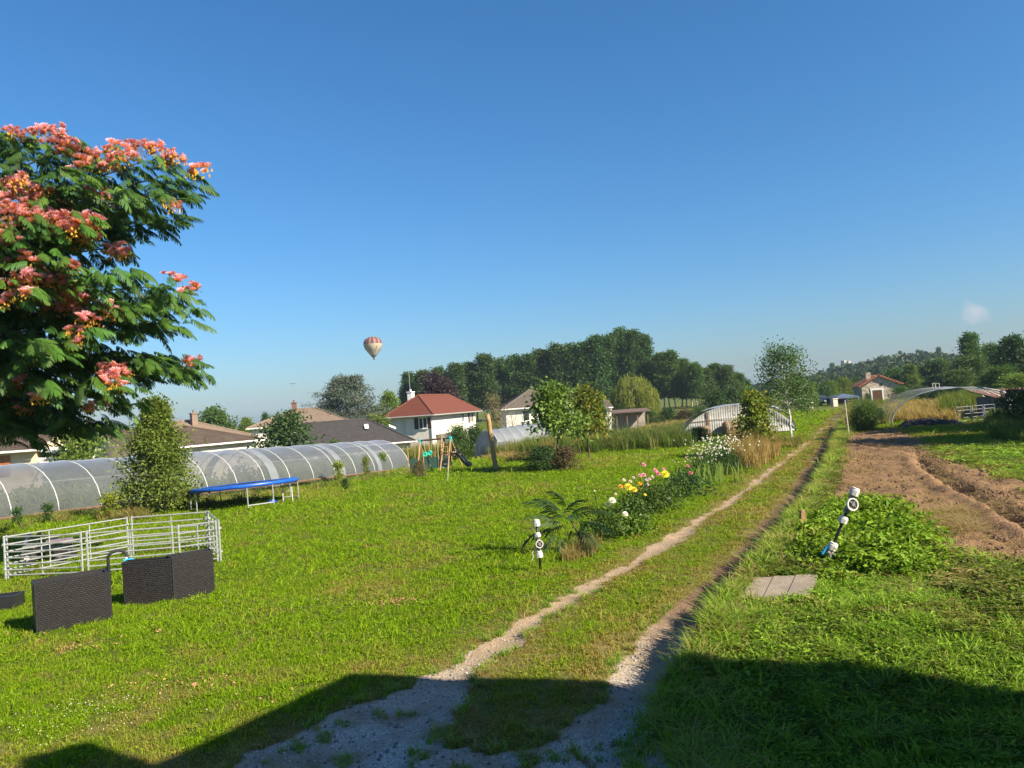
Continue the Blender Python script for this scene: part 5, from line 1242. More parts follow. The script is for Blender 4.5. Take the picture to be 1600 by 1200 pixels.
for px, pt, hw, lb in ((1387,557,4.5,'slender skyline poplar nearest the pale tower blocks'),(1414,547,3.5,'slim skyline poplar standing alone'),(1442,545,4,'first of the pair of skyline poplars'),(1448,546,3.5,'second of the pair of skyline poplars'),(1474,541,5,'tallest slender skyline poplar above the far wood'),(1306,566,5,'round-topped skyline tree next to the pale tower blocks')):
    tr('poplar0', 'skyline_poplar', lb, 'tree', px, pt, hw*1.3, 470, None, 'slender poplars on the skyline')
for px, pt, lb in ((1321,563,'pale far tower block beside the skyline tree'), (1328,564,'second pale far tower block, slightly lower')):
    b = ground_at(px, 700, 598); H = at(px, pt, 700).z-b.z; t = thing('tower_block', lb, 'tower', b, R(20), 'far tower blocks')
    m = MB(); m.box((0,0,H/2), (3.2,4,H)); m.build('wall', mat('grey_concrete_tower', (.30,.29,.28), (.26,.25,.24), 1, .9), t); m = MB()
    for k in range(12): m.box((0,-2.02,H*.12+k*H*.07), (2.6,.08,.6))
    m.build('window_band', GLASS, t)

# ------------------------------------------------------------------ silk tree
def spray_mesh(seed, pairs=12, wd=.060, fall=.72):
    rg = np.random.default_rng(seed); v = []; f = []; tt = []
    def strip(a, b, w0, w1, dz):
        d = (b-a); s = np.array([-d[1], d[0], 0]); s = s/max(np.linalg.norm(s), 1e-6); k = len(v); m = (a+b)/2+np.array([0, 0, dz])
        for p, w_ in ((a, w0), (m, w1), (b, w1*.35)): v.append(p+s*w_/2); v.append(p-s*w_/2)
        f.append((k, k+1, k+3, k+2)); f.append((k+2, k+3, k+5, k+4))
    rach = lambda u: np.array([u*.85, 0.02*math.sin(u*3), .10*u-.50*u*u])
    for i in range(6): strip(rach(i/6), rach((i+1)/6), .014, .012, 0)
    for i in range(pairs):
        u = .14+.84*i/(pairs-1); l = .40*math.sin(math.pi*(.22+.68*i/(pairs-1)))*rg.uniform(.9, 1.08); a = R(62-30*i/(pairs-1))+rg.normal(0, .06)
        for s in (-1, 1):
            p = rach(u); e = p+np.array([math.cos(a)*l*.8, s*math.sin(a)*l*.8, -fall*l-rg.uniform(0, .05)]); strip(p, e, wd*.6, wd, .10*l)
    return np.array(v), np.array(f)
SPR = [spray_mesh(s) for s in (1, 2, 3)]+[spray_mesh(s, 17, .036, .38) for s in (4, 5, 6)]
def spray_me(i, tint, mt_, nm='leaf'):
    v, f = SPR[i]; return mesh_np(nm, v, f, mt_, {'tint': np.full(len(v), tint)})
def frame(dirs, up, rg):
    x = unit(dirs); y = unit(np.cross(up, x)); z = np.cross(x, y); return np.stack([x, y, z], -1)
def blossom_mesh(seed, scale=1.0):
    """cluster of silky brush flowers: pink tufts on orange-yellow bases"""
    rg = np.random.default_rng(seed); v = []; f = []; tt = []
    for k in range(11):
        c = np.array([rg.uniform(-.20, .20), rg.uniform(-.14, .14), rg.uniform(-.05, .08)]); ax = unit(np.array([rg.normal(0, .45), rg.normal(0, .45), 1.0])); u = unit(np.cross(ax, [1, .3, 0])); w_ = np.cross(ax, u)
        for j in range(24):
            g = j*2.4; sp = .09*math.sqrt((j+.5)/24); d = u*math.cos(g)*sp+w_*math.sin(g)*sp; h = .085-.25*sp
            sd = unit(np.cross(ax, d+1e-5))*.0085; b = len(v)
            for p, t_, wd in ((c, 0, .5), (c+d*.55+ax*h*.6, .5, 1), (c+d+ax*h, 1, .9)): v.append(p-sd*wd); v.append(p+sd*wd); tt += [t_, t_]
            f += [(b, b+1, b+3, b+2), (b+2, b+3, b+5, b+4)]
        for j in range(3):
            q = c+np.array([rg.normal(0, .05), rg.normal(0, .05), -.06-rg.uniform(0, .05)]); b = len(v)
            for a in range(3): v.append(q+np.array([.02*math.cos(a*2.1), .02*math.sin(a*2.1), 0])); tt.append(.1)
            v.append(q+np.array([0, 0, .05])); tt.append(0.05); f += [(b, b+1, b+3, b+3)]
    return np.array(v), np.array(f), np.array(tt)
BLM = leafmat('silk_blossom', [(.46,.29,.03), (.60,.23,.05), (.60,.18,.17), (.68,.28,.33), (.76,.47,.50)], .35, .8, vary=.35)
def silk_tree():
    Y0 = 19.0; tp_ = at(-190, 520, Y0+.5); base = ground_at(-190, Y0+.5, 800); t = thing('silk_tree', 'large silk tree full of pink blossom reaching in from the picture edge', 'tree', base)
    m = MB(); m.tube([base-Vector((0,0,.2)), base.lerp(tp_, .5)+Vector((.1,0,0)), tp_], [.3,.25,.18], 9)
    rg = np.random.default_rng(77)
    tips = [(318,288,0),(296,266,1),(250,243,-1),(285,340,1.5),(214,382,.5),(180,235,1),(120,222,-1),(60,212,0),(0,205,1.5),(262,296,-1.5),(200,290,-2),(130,275,-2.5),(230,335,1),(160,330,2),(-10,260,-2),
            (306,478,0),(298,505,-1),(268,446,-1.5),(212,425,-2),(292,462,1),(150,425,-2.5),(100,400,-3),(60,450,-3),(20,380,-3),(210,480,-2),(245,505,.5),(-5,450,-2),(60,350,-3),(140,350,-2.8),
            (316,580,0),(285,586,1),(245,565,-1),(300,566,1),(205,630,0),(168,668,-.5),(195,605,-1.5),(130,672,.5),(100,600,-2),(75,685,0),(50,660,1),(30,560,-2),(90,540,-2.5),(150,520,-2.2),(10,640,0),(120,640,1),(40,620,1.5),(170,560,1),(0,520,1)]
    Pc = []; Dr = []; tn = []
    for px, py, dy in tips:
        e = at(px, py, Y0+dy); s = tp_+Vector((rg.uniform(-.3, .6), rg.uniform(-.5, .5), np.clip((e.z-tp_.z)*.45, -1.4, 2.6))); mid = s.lerp(e, .5)+Vector((0, 0, .3))
        pa = lambda u: np.array(s*(1-u)*(1-u)+mid*2*u*(1-u)+e*u*u)
        m.tube([pa(u) for u in (0, .25, .5, .75, .93)], [.075,.055,.04,.025,.012], 5, False)
        n = 84
        for k in range(n):
            u = .28+.72*rg.random()**.75; p = pa(min(u, .99))+rg.normal(0, 1, 3)*np.array([.26, .42, .17])*(1.15-.55*u); ld = pa(1)-pa(.8)
            az = rg.normal(0, 1.0 if u < .95 else .5); d = ld/np.linalg.norm(ld); d = np.array([d[0]*math.cos(az)-d[1]*math.sin(az), d[0]*math.sin(az)+d[1]*math.cos(az), rg.normal(-.12, .2)])
            Pc.append(p); Dr.append(d); tn.append(np.clip(rg.normal(.42, .2)+(.2 if u > .9 else 0), 0, 1))
    Pc = np.array(Pc); Dr = np.array(Dr); tn = np.array(tn); n = len(Pc)
    up = unit(np.array([0, 0, 1.])+rg.normal(0, .3, (n, 3))); Fm = frame(Dr, up, rg); sc = rg.uniform(.40, .64, n); vi = rg.integers(0, 3, n)
    m.build('trunk', BARK, t, world=True)
    # nearest, most visible leaves as parts of their own
    proj = (Pc-np.array(CAM))@np.array([list(r_), list(u_), list(f_)]).T; qx = 800+proj[:, 0]/proj[:, 2]*F; qy = 600-proj[:, 1]/proj[:, 2]*F
    vis = (qx > 0) & (qx < 340); order = np.argsort(np.where(vis, Pc[:, 1], 1e9)); own = set(order[:290].tolist())
    lms = [[spray_me(i, tv, LM['silk']) for tv in (.3, .55, .8)] for i in range(3)]
    bl = np.array(base)
    vs = []; fs = []; tt = []; c0 = 0
    for i in range(n):
        if i in own:
            o = link('leaf', lms[vi[i]][min(2, int(tn[i]*3))], t); Mx = Matrix(Fm[i].tolist()).to_4x4(); Mx = Matrix.Translation(Pc[i]-bl) @ Mx @ Matrix.Scale(sc[i], 4); o.matrix_local = Mx
        else:
            v, f = SPR[vi[i]]; vs.append((v*sc[i])@Fm[i].T+Pc[i]-bl); fs.append(f+c0); c0 += len(v); tt.append(np.full(len(v), tn[i]))
    link('crown', mesh_np('crown', np.concatenate(vs), np.concatenate(fs), LM['silk'], {'tint': np.concatenate(tt)}), t, 'stuff')
    B = [(60,207),(92,213),(108,226),(126,236),(138,250),(190,234),(206,232),(235,232),(246,236),(180,252),(275,248),(312,268),(268,320),(160,312),(150,300),(172,262),(10,290),(25,300),(40,310),(15,325),(60,310),(75,320),(90,335),(100,345),(115,345),(110,365),(130,360),(145,355),(5,355),(30,345),(55,345),(20,380),(175,395),(130,385),(5,370),(60,420),(50,430),(95,440),(110,450),(45,460),(85,465),(120,470),(175,490),(163,480),(270,436),(295,452),(125,520),(120,535),(180,578),(165,576),(150,640),(176,600),(300,566),(10,605),(65,620),(0,330),(35,290),(105,415),(75,440),(25,455),(110,235),(150,245),(40,212),(20,205),(85,350),(40,330),(70,300),(12,312),(115,490),(60,480),(140,345),(98,325),(122,258),(165,240),(200,246),(148,370),(90,455),(70,470),(105,480),(30,440),(15,470),(45,405),(190,400),(182,388),(50,320),(65,335),(22,338),(120,375),(95,360),(80,225),(100,240),(88,205),(10,415),(138,500),(70,560),(20,595),(42,640),(170,590),(188,585),(155,632)]
    bms = [blossom_mesh(s) for s in (11, 12, 13)]; bms = [mesh_np('blossom', v, f, BLM, {'tint': tt_}) for v, f, tt_ in bms]
    for i, (px, py) in enumerate(B):
        # place just outside the foliage it sits on
        d2 = np.hypot(qx-px, qy-py); near = d2 < 22; yy = np.percentile(Pc[near, 1], 6)-.12 if near.sum() > 3 else Y0-.5
        o = link('blossom', bms[i % 3], t); o.location = at(px, py, yy)-base; o.rotation_euler = (rg.normal(0, .2), rg.normal(0, .2), rg.uniform(0, 6.3)); s_ = rg.uniform(1.0, 1.5); o.scale = (s_, s_, s_)
silk_tree()
# feathery sapling on the verge
def silk_sapling():
    b = gnd(918, 862); t = thing('silk_sapling', 'feathery dark green silk-tree sapling beside the flower bed', 'sapling', b)
    rg = np.random.default_rng(5); top = at(885, 800, b.y)-b
    m = MB(); m.tube([(0,0,-.05), top*.55, top], [.022,.016,.01], 6); m.build('trunk', BARK, t)
    dk = leafmat('sapling_leaf', [(.012,.032,.012), (.025,.058,.018), (.05,.09,.02)], .25); lm_ = [spray_me(3+i, .35+.15*i, dk) for i in range(3)]
    L = [(880,800,830,776),(885,797,872,758),(880,806,900,770),(872,812,832,800),(885,812,850,790),(895,808,935,792),(900,818,940,815),(870,825,815,838),(885,820,850,830),(895,825,880,850),(905,822,920,850),(880,818,842,812),(890,805,915,785),(870,830,845,860),(900,830,935,845),(890,835,860,870),(885,815,905,800),(875,835,868,868),(880,803,845,770)]
    for i, (ax_, ay, ex, ey) in enumerate(L):
        a = at(ax_, ay, b.y+rg.uniform(-.25, .25)); e = at(ex, ey, b.y+rg.uniform(-.7, .5)); d = e-a; ln = d.length*1.25
        dd = np.array(d)/d.length+np.array([0, 0, .18]); Fm = frame(dd[None], np.array([[rg.normal(0, .15), -.35, 1.0]]), rg)[0]
        o = link('leaf', lm_[i % 3], t); o.matrix_local = Matrix.Translation(a-b) @ Matrix(Fm.tolist()).to_4x4() @ Matrix.Diagonal((ln, ln*.55, ln*1.0, 1))
silk_sapling()

# ------------------------------------------------------------------ flower bed
def bloom(seed, c_attr=None, n=4, r=.06):
    v = []; f = []; tt = []; rg = np.random.default_rng(seed)
    for ring in range(n):
        el = .15+1.25*ring/(n-1); k = 12-2*ring
        for j in range(k):
            g = 2*math.pi*(j+.5*(ring % 2))/k; d = np.array([math.cos(g)*math.cos(el), math.sin(g)*math.cos(el), math.sin(el)]); s = np.array([-math.sin(g), math.cos(g), 0]); L = r*(1-.12*ring); b = len(v)
            nn = np.cross(d, s)
            v += [d*.1*r, d*L*.6+s*r*.24, d*L+nn*-.1*r, d*L*.6-s*r*.24]; tt += [.2+.2*ring/n, .6, 1, .6]; f.append((b, b+1, b+2, b+3))
    return np.array(v), np.array(f), np.array(tt)
PETAL = {k: leafmat(k+'_petal', c, .3, .6, vary=.15) for k, c in dict(white=[(.55,.5,.38), (.74,.72,.66), (.78,.77,.73)], yellow=[(.55,.34,.02), (.72,.58,.03), (.78,.68,.08)], pink=[(.42,.06,.17), (.6,.16,.3), (.72,.38,.48)], rose=[(.4,.03,.1), (.62,.1,.2), (.7,.28,.36)], lilac=[(.28,.14,.33), (.45,.28,.5), (.62,.5,.62)], orange=[(.55,.16,.02), (.7,.3,.03), (.75,.42,.05)], pale=[(.5,.32,.33), (.66,.5,.5), (.72,.62,.6)]).items()}
BM = {k: mesh_np('blossom', *bloom(7)[:2], PETAL[k], {'tint': bloom(7)[2]}) for k in PETAL}
def flower_plant(label, px, pb, flowers, leaf='dark', w_=.35, h=.55, n=520, ls=.09, name='dahlia_plant', cat='plant', seed=0, group='flowering plants of the bed beside the track'):
    b = gnd(px, pb); t = thing(name, label, cat, b, 0, group); rg = np.random.default_rng(seed+int(px))
    P = rg.normal(size=(n, 3))*np.array([w_*.5, w_*.45, 0]); P[:, 2] = h*rg.beta(1.6, 1.5, n)*np.clip(1.15-np.hypot(P[:, 0], P[:, 1])/w_*.6, .25, 1)
    D = unit(rg.normal(size=(n, 3))*.8+P*np.array([2, 2, 0])+np.array([0, 0, .15])); link('foliage', leaf_mesh('foliage', P, D, ls*rg.uniform(.6, 1.3, n), ls*.55, np.clip(rg.normal(.5, .25, n), 0, 1), LM[leaf], rg), t, 'stuff')
    m = MB()
    for fx, fy, k, s in flowers:
        q = at(fx, fy, b.y+rg.uniform(-.15, .15))-b; m.tube([(q.x*.35, q.y*.4, 0), (q.x*.8, q.y, q.z*.6), (q.x, q.y, q.z-.01)], .006, 4)
        o = link('blossom', BM[k], t); o.location = q; tocam = Vector((-(b+q).x*.05+.35, -.8, .75)); o.rotation_euler = tocam.to_track_quat('Z', 'Y').to_euler(); s_ = s*b.y/F/.06; o.scale = (s_, s_, s_)
    for k in range(7):
        a = rg.uniform(0, 6.28); m.tube([(0,0,0), (w_*.5*math.cos(a), w_*.5*math.sin(a), h*rg.uniform(.7, 1.0))], .006, 4)
    m.build('stem', LM['mid'], t); return t
flower_plant('white dahlia nearest the feathery sapling, with three white heads', 948, 842, [(957,782,'white',6),(950,788,'white',4.5),(977,803,'white',5),(929,767,'white',1.6),(962,772,'pale',2.5)], 'mid', .42, .80, 700)
flower_plant('low leafy green plant in front of the yellow dahlia', 986, 836, [(1001,804,'pale',1.4)], 'weed', .45, .5, 560, .12)
flower_plant('yellow dahlia with large lemon-yellow heads', 990, 818, [(982,761,'yellow',7),(991,765,'yellow',5.5),(1008,773,'yellow',2.6),(970,760,'orange',4),(1000,756,'orange',3.6)], 'mid', .5, .85, 820)
flower_plant('pink dahlia with tall magenta heads in the middle of the bed', 1014, 802, [(1006,726,'pink',3.8),(1000,743,'pink',3.6),(1006,742,'pink',4),(1024,735,'pink',4),(1028,740,'rose',4.2),(1010,750,'lilac',3),(1015,748,'pale',3.2),(1020,745,'pale',3.0),(1012,757,'lilac',3),(975,750,'pale',3),(985,752,'pale',3),(990,746,'pale',2.6)], 'mid', .6, .85, 900)
flower_plant('single yellow sunflower-like dahlia beside the pink ones', 1040, 795, [(1039,741,'yellow',7.5),(1037,733,'pink',2.8),(1046,780,'lilac',3.4)], 'mid', .5, .82, 760)
flower_plant('dark leafy bush in the bed with two rose-red heads', 1070, 778, [(1075,728,'rose',3),(1079,739,'rose',3.8)], 'dark', .75, .95, 1300)
def iris():
    b = gnd(1106, 756); t = thing('iris_clump', 'pale green sword-leaved iris clump past the dahlias', 'plant', b); rg = np.random.default_rng(4)
    for k in range(46):
        x, y = rg.normal(0, .5), rg.normal(0, .25); h = rg.uniform(.45, .8); a = rg.normal(0, .25); w2 = .025; dx = math.sin(a)*h
        m_ = bpy.data.meshes.new('leaf'); m_.from_pydata([(x-w2,y,-.02),(x+w2,y,-.02),(x+w2+dx*.4,y,h*.6),(x-w2+dx*.4,y,h*.6),(x+dx,y+.02,h)], [], [(0,1,2,3),(3,2,4)])
        at_ = m_.attributes.new('tint', 'FLOAT', 'POINT'); at_.data.foreach_set('value', [rg.uniform(.5, 1)]*5); m_.materials.append(LM['light']); link('leaf', m_, t)
iris()
def gaura():
    for i, (px, pb, hpx, wpx, nf, lb) in enumerate(((1100, 750, 48, 28, 50, 'airy white-flowered plant nearest the iris'), (1135, 742, 55, 32, 80, 'tall airy white-flowered bush at the far end of the bed'), (1118, 730, 42, 30, 46, 'white-flowered plant behind the tall airy bush'))):
        b = gnd(px, pb); s = b.y/F; t = thing('gaura_plant', lb, 'plant', b, 0, 'airy white-flowered plants'); rg = np.random.default_rng(60+i); H = hpx*s; Wd = wpx*s; n = 900
        P = rg.normal(size=(n, 3))*np.array([Wd*.45, Wd*.4, 0]); P[:, 2] = H*.75*rg.beta(1.3, 1.4, n)*np.clip(1.1-np.hypot(P[:, 0], P[:, 1])/Wd*.5, .2, 1); D = unit(rg.normal(size=(n, 3))*.6+np.array([0, 0, .9]))
        link('foliage', leaf_mesh('foliage', P, D, .13*rg.uniform(.6, 1.3, n), .03, rg.random(n), LM['dark' if i == 1 else 'mid'], rg), t, 'stuff')
        m = MB(); fv = []; ff = []; tt = []
        v0, f0, t0_ = bloom(3, n=2, r=.055)
        for k in range(int(nf*1.4)):
            q = np.array([rg.normal(0, Wd*.6), rg.normal(0, Wd*.4), H*rg.uniform(.6, 1.12)]); m.tube([(q[0]*.4, q[1]*.5, 0), tuple(q)], .004, 3, False)
            Fm = frame(np.array([[1, 0, rg.normal(0, .4)]]), np.array([[.5, -.8, .6]]), rg)[0]; sc_ = rg.uniform(.25, .6); ff.append(f0+len(fv)*len(v0)); fv.append((v0*sc_)@Fm.T+q); tt.append(t0_)
        link('blossoms', mesh_np('blossoms', np.concatenate(fv), np.concatenate(ff), PETAL['white' if i else 'pale'], {'tint': np.concatenate(tt)}), t, 'stuff'); m.build('stem', LM['mid'], t)
gaura()
# small plants on the lawn
for key, px, pb, pt, hw, lm, nm, lb in (('spar0',172,812,774,20,'lime','yellow_bush','small yellow-leaved bush at the greenhouse foot before the conical tree'),('spar0',76,818,788,13,'dark','seedling_tree','dark spindly seedling against the greenhouse film'),('spar0',28,822,795,13,'dark','seedling_tree','dark seedling in the shade at the greenhouse near end'),
        ('spar0',530,754,722,13,'lime','small_bush','yellow-green small bush past the trampoline at the greenhouse foot'),('spar0',573,748,716,9,'yellow','small_bush','thin yellowish small bush in the middle of the three by the greenhouse'),('spar0',599,738,709,10,'light','small_bush','bright green small bush at the greenhouse far end'),('bush1',655,747,721,14,'brown','dry_shrub','brown dry low shrub beside the swing legs'),
        ('bush1',1374,664,640,12,'dark','fennel_bush','small dark bush beside the feathery one'),('bush2',540,766,748,8,'dark','small_bush','low dark tuft behind the trampoline ladder'),('bush0',1092,690,668,24,'dark','bramble_clump','bramble clump at the shelter end'),):
    b = gnd(px, pb); s = hw*b.y/F/2.0; H = at(px, pt, b.y).z-b.z; put_tree(nm, lb, 'bush', b, tmpl(key, lm), (s, s, H/3*.82), rt.uniform(0, 6), None, 'foliage', 'stem')

def fennel():
    b = gnd(1352, 674); H = at(1350, 644, b.y).z-b.z; Rr = 11.5*b.y/F
    t = tree_meshes(LM['mid'], BARK, seed=151, H=H, prof=oval(Rr, .55, .45, .5), t0=.08, nl=44, el0=.5, el1=1.2, droop=.1, nsub=9, nleaf=34, spread=.22, LL=.22, LWd=.022, hang=.1, r0=.03)
    put_tree('fennel_bush', 'soft feathery green bush between the track and the hoops', 'bush', b, t, 1.0, 0, None, 'foliage', 'stem')
fennel()

# ------------------------------------------------------------------ the house beside the viewpoint (its shadow lies on the foreground)
def farmhouse():
    ol = lambda h: Vector((math.cos(SUN_BEHIND), -math.sin(SUN_BEHIND), 0))*(h/math.tan(SUN_EL))
    a = flat(548, 1052)+ol(6.0); b = flat(1350, 1016, .42)+ol(8.2); t = thing('farmhouse', 'farmhouse beside the viewpoint whose shadow falls across the foreground', 'house', (a.x, a.y, 0))
    back = Vector((-.54,-.84,0)); n = 11.0
    A, B = Vector((a.x,a.y,0)), Vector((b.x,b.y,0)); C, D = A+back*n, B+back*n; up = Vector((0,0,1))
    m = MB(); m.hexa([A-up*.3, C-up*.3, D-up*.3, B-up*.3, A+up*5.9, C+up*5.9, D+up*8.45, B+up*8.45]); m.build('wall', WHITEPAINT, t, world=True)
    m = MB(); slope(m, A+up*5.85, A+back*n+up*5.85, D+up*8.5, B+up*8.5, 20) if False else m.hexa([A+up*5.92, C+up*5.92, D+up*8.47, B+up*8.47, A+up*6.0, C+up*6.0, D+up*8.6, B+up*8.6]); m.build('roof', BROWNROOF, t, world=True)
    q = flat(95, 1192)+ol(8.2); m = MB(); m.box((q.x, q.y, 7.2), (.6,.6,2.2), R(30)); m.build('chimney', CREAM, t, world=True)
farmhouse()

# ------------------------------------------------------------------ grass and weeds
SRC = {}
def blades(name, n, rad, h0, h1, wd, bend, seed, mt_, lean=.5):
    rg = np.random.default_rng(seed); v = []; f4 = []; f3 = []; tt = []
    for k in range(n):
        a = rg.uniform(0, 6.28); r = rad*math.sqrt(rg.random()); x, y = r*math.cos(a), r*math.sin(a); h = rg.uniform(h0, h1); g = rg.uniform(0, 6.28); d = np.array([math.cos(g), math.sin(g)])*h*rg.uniform(.15, 1)*lean; fa = g+math.pi/2+rg.normal(0, .5); s = np.array([math.cos(fa), math.sin(fa)])*wd*rg.uniform(.6, 1.2)/2
        b = len(v); z1 = h*.55; m = d*.35; e = d*(1+bend)
        v += [(x-s[0],y-s[1],-.02),(x+s[0],y+s[1],-.02),(x+m[0]+s[0]*.85,y+m[1]+s[1]*.85,z1),(x+m[0]-s[0]*.85,y+m[1]-s[1]*.85,z1),(x+e[0],y+e[1],h*(1-.25*bend*rg.random()))]
        f4.append((b,b+1,b+2,b+3)); f3.append((b+3,b+2,b+4)); tint = rg.random(); tt += [tint*.7, tint*.7, tint*.85, tint*.85, tint]
    return mesh_np(name, np.array(v), [np.array(f4), np.array(f3)], mt_, {'tint': np.array(tt)})
def broad(name, n, rad, h, L, wd, seed, mt_, flat_=.5):
    rg = np.random.default_rng(seed); P = rg.normal(size=(n, 3))*rad*.5; P[:, 2] = rg.uniform(.15, 1, n)*h; D = unit(np.stack([rg.normal(size=n), rg.normal(size=n), rg.normal(.1, .45, n)], -1))
    S = unit(np.cross(D, np.array([0, 0, 1.])+rg.normal(size=(n, 3))*flat_*.6)); N = np.cross(S, D); Ls = (L*rg.uniform(.6, 1.25, n))[:, None]
    v = np.stack([P, P+D*Ls*.5+S*wd*.5*Ls/L+N*Ls*.1, P+D*Ls-N*Ls*.12, P+D*Ls*.5-S*wd*.5*Ls/L+N*Ls*.1], 1).reshape(-1, 3)
    return mesh_np(name, v, np.arange(4*n).reshape(-1, 4), mt_, {'tint': np.repeat(np.clip(rg.normal(.5, .25, n), 0, 1), 4)})
GREEN = grassmat('lawn_blade', [(.075,.155,.004), (.165,.28,.005), (.26,.37,.008)], [(.20,.155,.035), (.36,.28,.08)])
ROUGH = grassmat('rough_blade', [(.095,.20,.02), (.18,.32,.022), (.28,.40,.035)], [(.22,.16,.06), (.40,.30,.13)])
TALLM = grassmat('tall_weed_blade', [(.045,.085,.015), (.085,.14,.022), (.15,.19,.03)], [(.24,.17,.06), (.40,.29,.11)])
def scatter(name, label, P, sc, dry, meshes, seed, tilt=.12):
    rg = np.random.default_rng(seed); n = len(P); ck = 'src_'+name
    coll = bpy.data.collections.new(ck)
    for i, me in enumerate(meshes): o = bpy.data.objects.new('%s_%02d' % (ck, i), me); coll.objects.link(o)
    me = bpy.data.meshes.new(name); me.vertices.add(n); me.vertices.foreach_set('co', P.astype(np.float32).ravel())
    rot = np.stack([rg.normal(0, tilt, n), rg.normal(0, tilt, n), rg.uniform(0, 6.283, n)], -1)
    for k, a, ty in (('rot', rot, 'FLOAT_VECTOR'), ('scl', sc, 'FLOAT_VECTOR'), ('dry', dry, 'FLOAT')):
        at_ = me.attributes.new(k, ty, 'POINT'); at_.data.foreach_set('vector' if ty != 'FLOAT' else 'value', np.asarray(a, np.float32).ravel())
    at_ = me.attributes.new('pick', 'INT', 'POINT'); at_.data.foreach_set('value', rg.integers(0, len(meshes), n).astype(np.int32))
    o = link(name, me, None, 'stuff', label); o['category'] = 'grass'
    g = bpy.data.node_groups.new(name, 'GeometryNodeTree'); g.interface.new_socket('Geometry', in_out='INPUT', socket_type='NodeSocketGeometry'); g.interface.new_socket('Geometry', in_out='OUTPUT', socket_type='NodeSocketGeometry')
    N = g.nodes; gi = N.new('NodeGroupInput'); go = N.new('NodeGroupOutput'); ip = N.new('GeometryNodeInstanceOnPoints'); ci = N.new('GeometryNodeCollectionInfo'); ci.inputs['Collection'].default_value = coll; ci.inputs['Separate Children'].default_value = True; ci.inputs['Reset Children'].default_value = True
    def na(k, ty):
        q = N.new('GeometryNodeInputNamedAttribute'); q.data_type = ty; q.inputs['Name'].default_value = k; return [s for s in q.outputs if s.enabled and s.name == 'Attribute'][0]
    L = g.links; L.new(gi.outputs[0], ip.inputs['Points']); L.new(ci.outputs[0], ip.inputs['Instance']); ip.inputs['Pick Instance'].default_value = True
    L.new(na('pick', 'INT'), ip.inputs['Instance Index']); L.new(na('rot', 'FLOAT_VECTOR'), ip.inputs['Rotation']); L.new(na('scl', 'FLOAT_VECTOR'), ip.inputs['Scale']); L.new(ip.outputs[0], go.inputs[0])
    md = o.modifiers.new('scatter', 'NODES'); md.node_group = g; return o
GAn, GBn = np.array(GA)[:2], np.array(GB)[:2]; SDn = np.array(SIDE)[:2]
def in_green(x, y):
    px = x-GAn[0]; py = y-GAn[1]; d = (GBn-GAn); L = np.linalg.norm(d); d = d/L; u = px*d[0]+py*d[1]; v = px*SDn[0]+py*SDn[1]; return (u > -2) & (u < L+.2) & (v > .1) & (v < 6.4)
def slabs_in(x, y): return inpoly(x, y, np.array([(q.x, q.y) for q in pa]))
def band(y0, y1, dens, rg, xlim=.71):
    a = (xlim*y1+2)*2*(y1-y0); n = int(a*dens); x = rg.uniform(-1, 1, n)*(xlim*y1+2); y = rg.uniform(y0, y1, n); k = np.abs(x) < xlim*y+2; return x[k], y[k]
def lawn():
    rg = np.random.default_rng(1); PX = []; SC_ = []; DR = []; RX_ = []; RS = []; RD = []
    for y0, y1, dn, s, hs in ((4.2, 7.5, 300, .8, .9), (7.5, 11, 210, .95, .95), (11, 16, 120, 1.25, 1.0), (16, 24, 56, 1.8, 1.1), (24, 36, 26, 2.6, 1.25), (36, 56, 12, 3.9, 1.5), (56, 90, 5, 6.0, 1.9)):
        x, y = band(y0, y1, dn, rg); t, so, dr = masks(x, y); e = rg.random(len(x))
        xr = np.interp(y, RY, RX); rough = (x > xr+.25) & (y < 30); k = (t < .25+.2*e) & (so < .3) & ~in_green(x, y) & ~slabs_in(x, y)
        k &= (e < 1.05-.45*dr)
        lush = fbm(x, y, .5, 91); sz = (.75+.6*lush)*rg.uniform(.75, 1.3, len(x))
        # shorter and sparser on worn ground
        near_t = np.exp(-np.maximum(np.minimum(np.abs(x-np.interp(y, LY, LX))-np.interp(y, LY, LW_), np.abs(x-xr)-np.interp(y, RY, RW_)), 0)/.35)
        hh = hs*sz*(1-.45*near_t); dd = np.clip(dr*1.1+rg.normal(0, .16, len(x)), 0, 1)
        z = zg(x, y); P = np.stack([x, y, z], -1); S = np.stack([s*sz, s*sz, hh*(.9+.1*s)], -1)
        a = k & ~rough; b = k & rough
        PX.append(P[a]); SC_.append(S[a]); DR.append(dd[a])
        b2 = b & (rg.random(len(x)) < .75)
        RX_.append(P[b2]); RS.append(S[b2]*np.array([1.15, 1.15, 1.0])); RD.append(dd[b2]*.75)
    lm_ = [blades('lawn_blade_clump', 24, .075, .020, .055, .0068, .5, 200+i, GREEN, .95) for i in range(7)]+[broad('clover_clump', 16, .075, .032, .022, .017, 220+i, GREEN) for i in range(2)]+[broad('plantain_rosette', 6, .05, .03, .055, .018, 224, GREEN), blades('long_lawn_clump', 9, .07, .06, .12, .007, .6, 226, GREEN, .9)]
    scatter('lawn_grass', 'mown sunlit lawn grass either side of the wheel tracks', np.concatenate(PX), np.concatenate(SC_), np.concatenate(DR), lm_, 3)
    rm = [blades('rough_blade_clump', 20, .09, .03, .085, .011, .7, 230+i, ROUGH, 1.3) for i in range(4)]+[broad('rough_leaf_clump', 12, .1, .06, .055, .024, 240+i, ROUGH) for i in range(4)]
    scatter('rough_grass', 'longer unmown grass on the bank past the track', np.concatenate(RX_), np.concatenate(RS), np.concatenate(RD), rm, 4)
lawn()
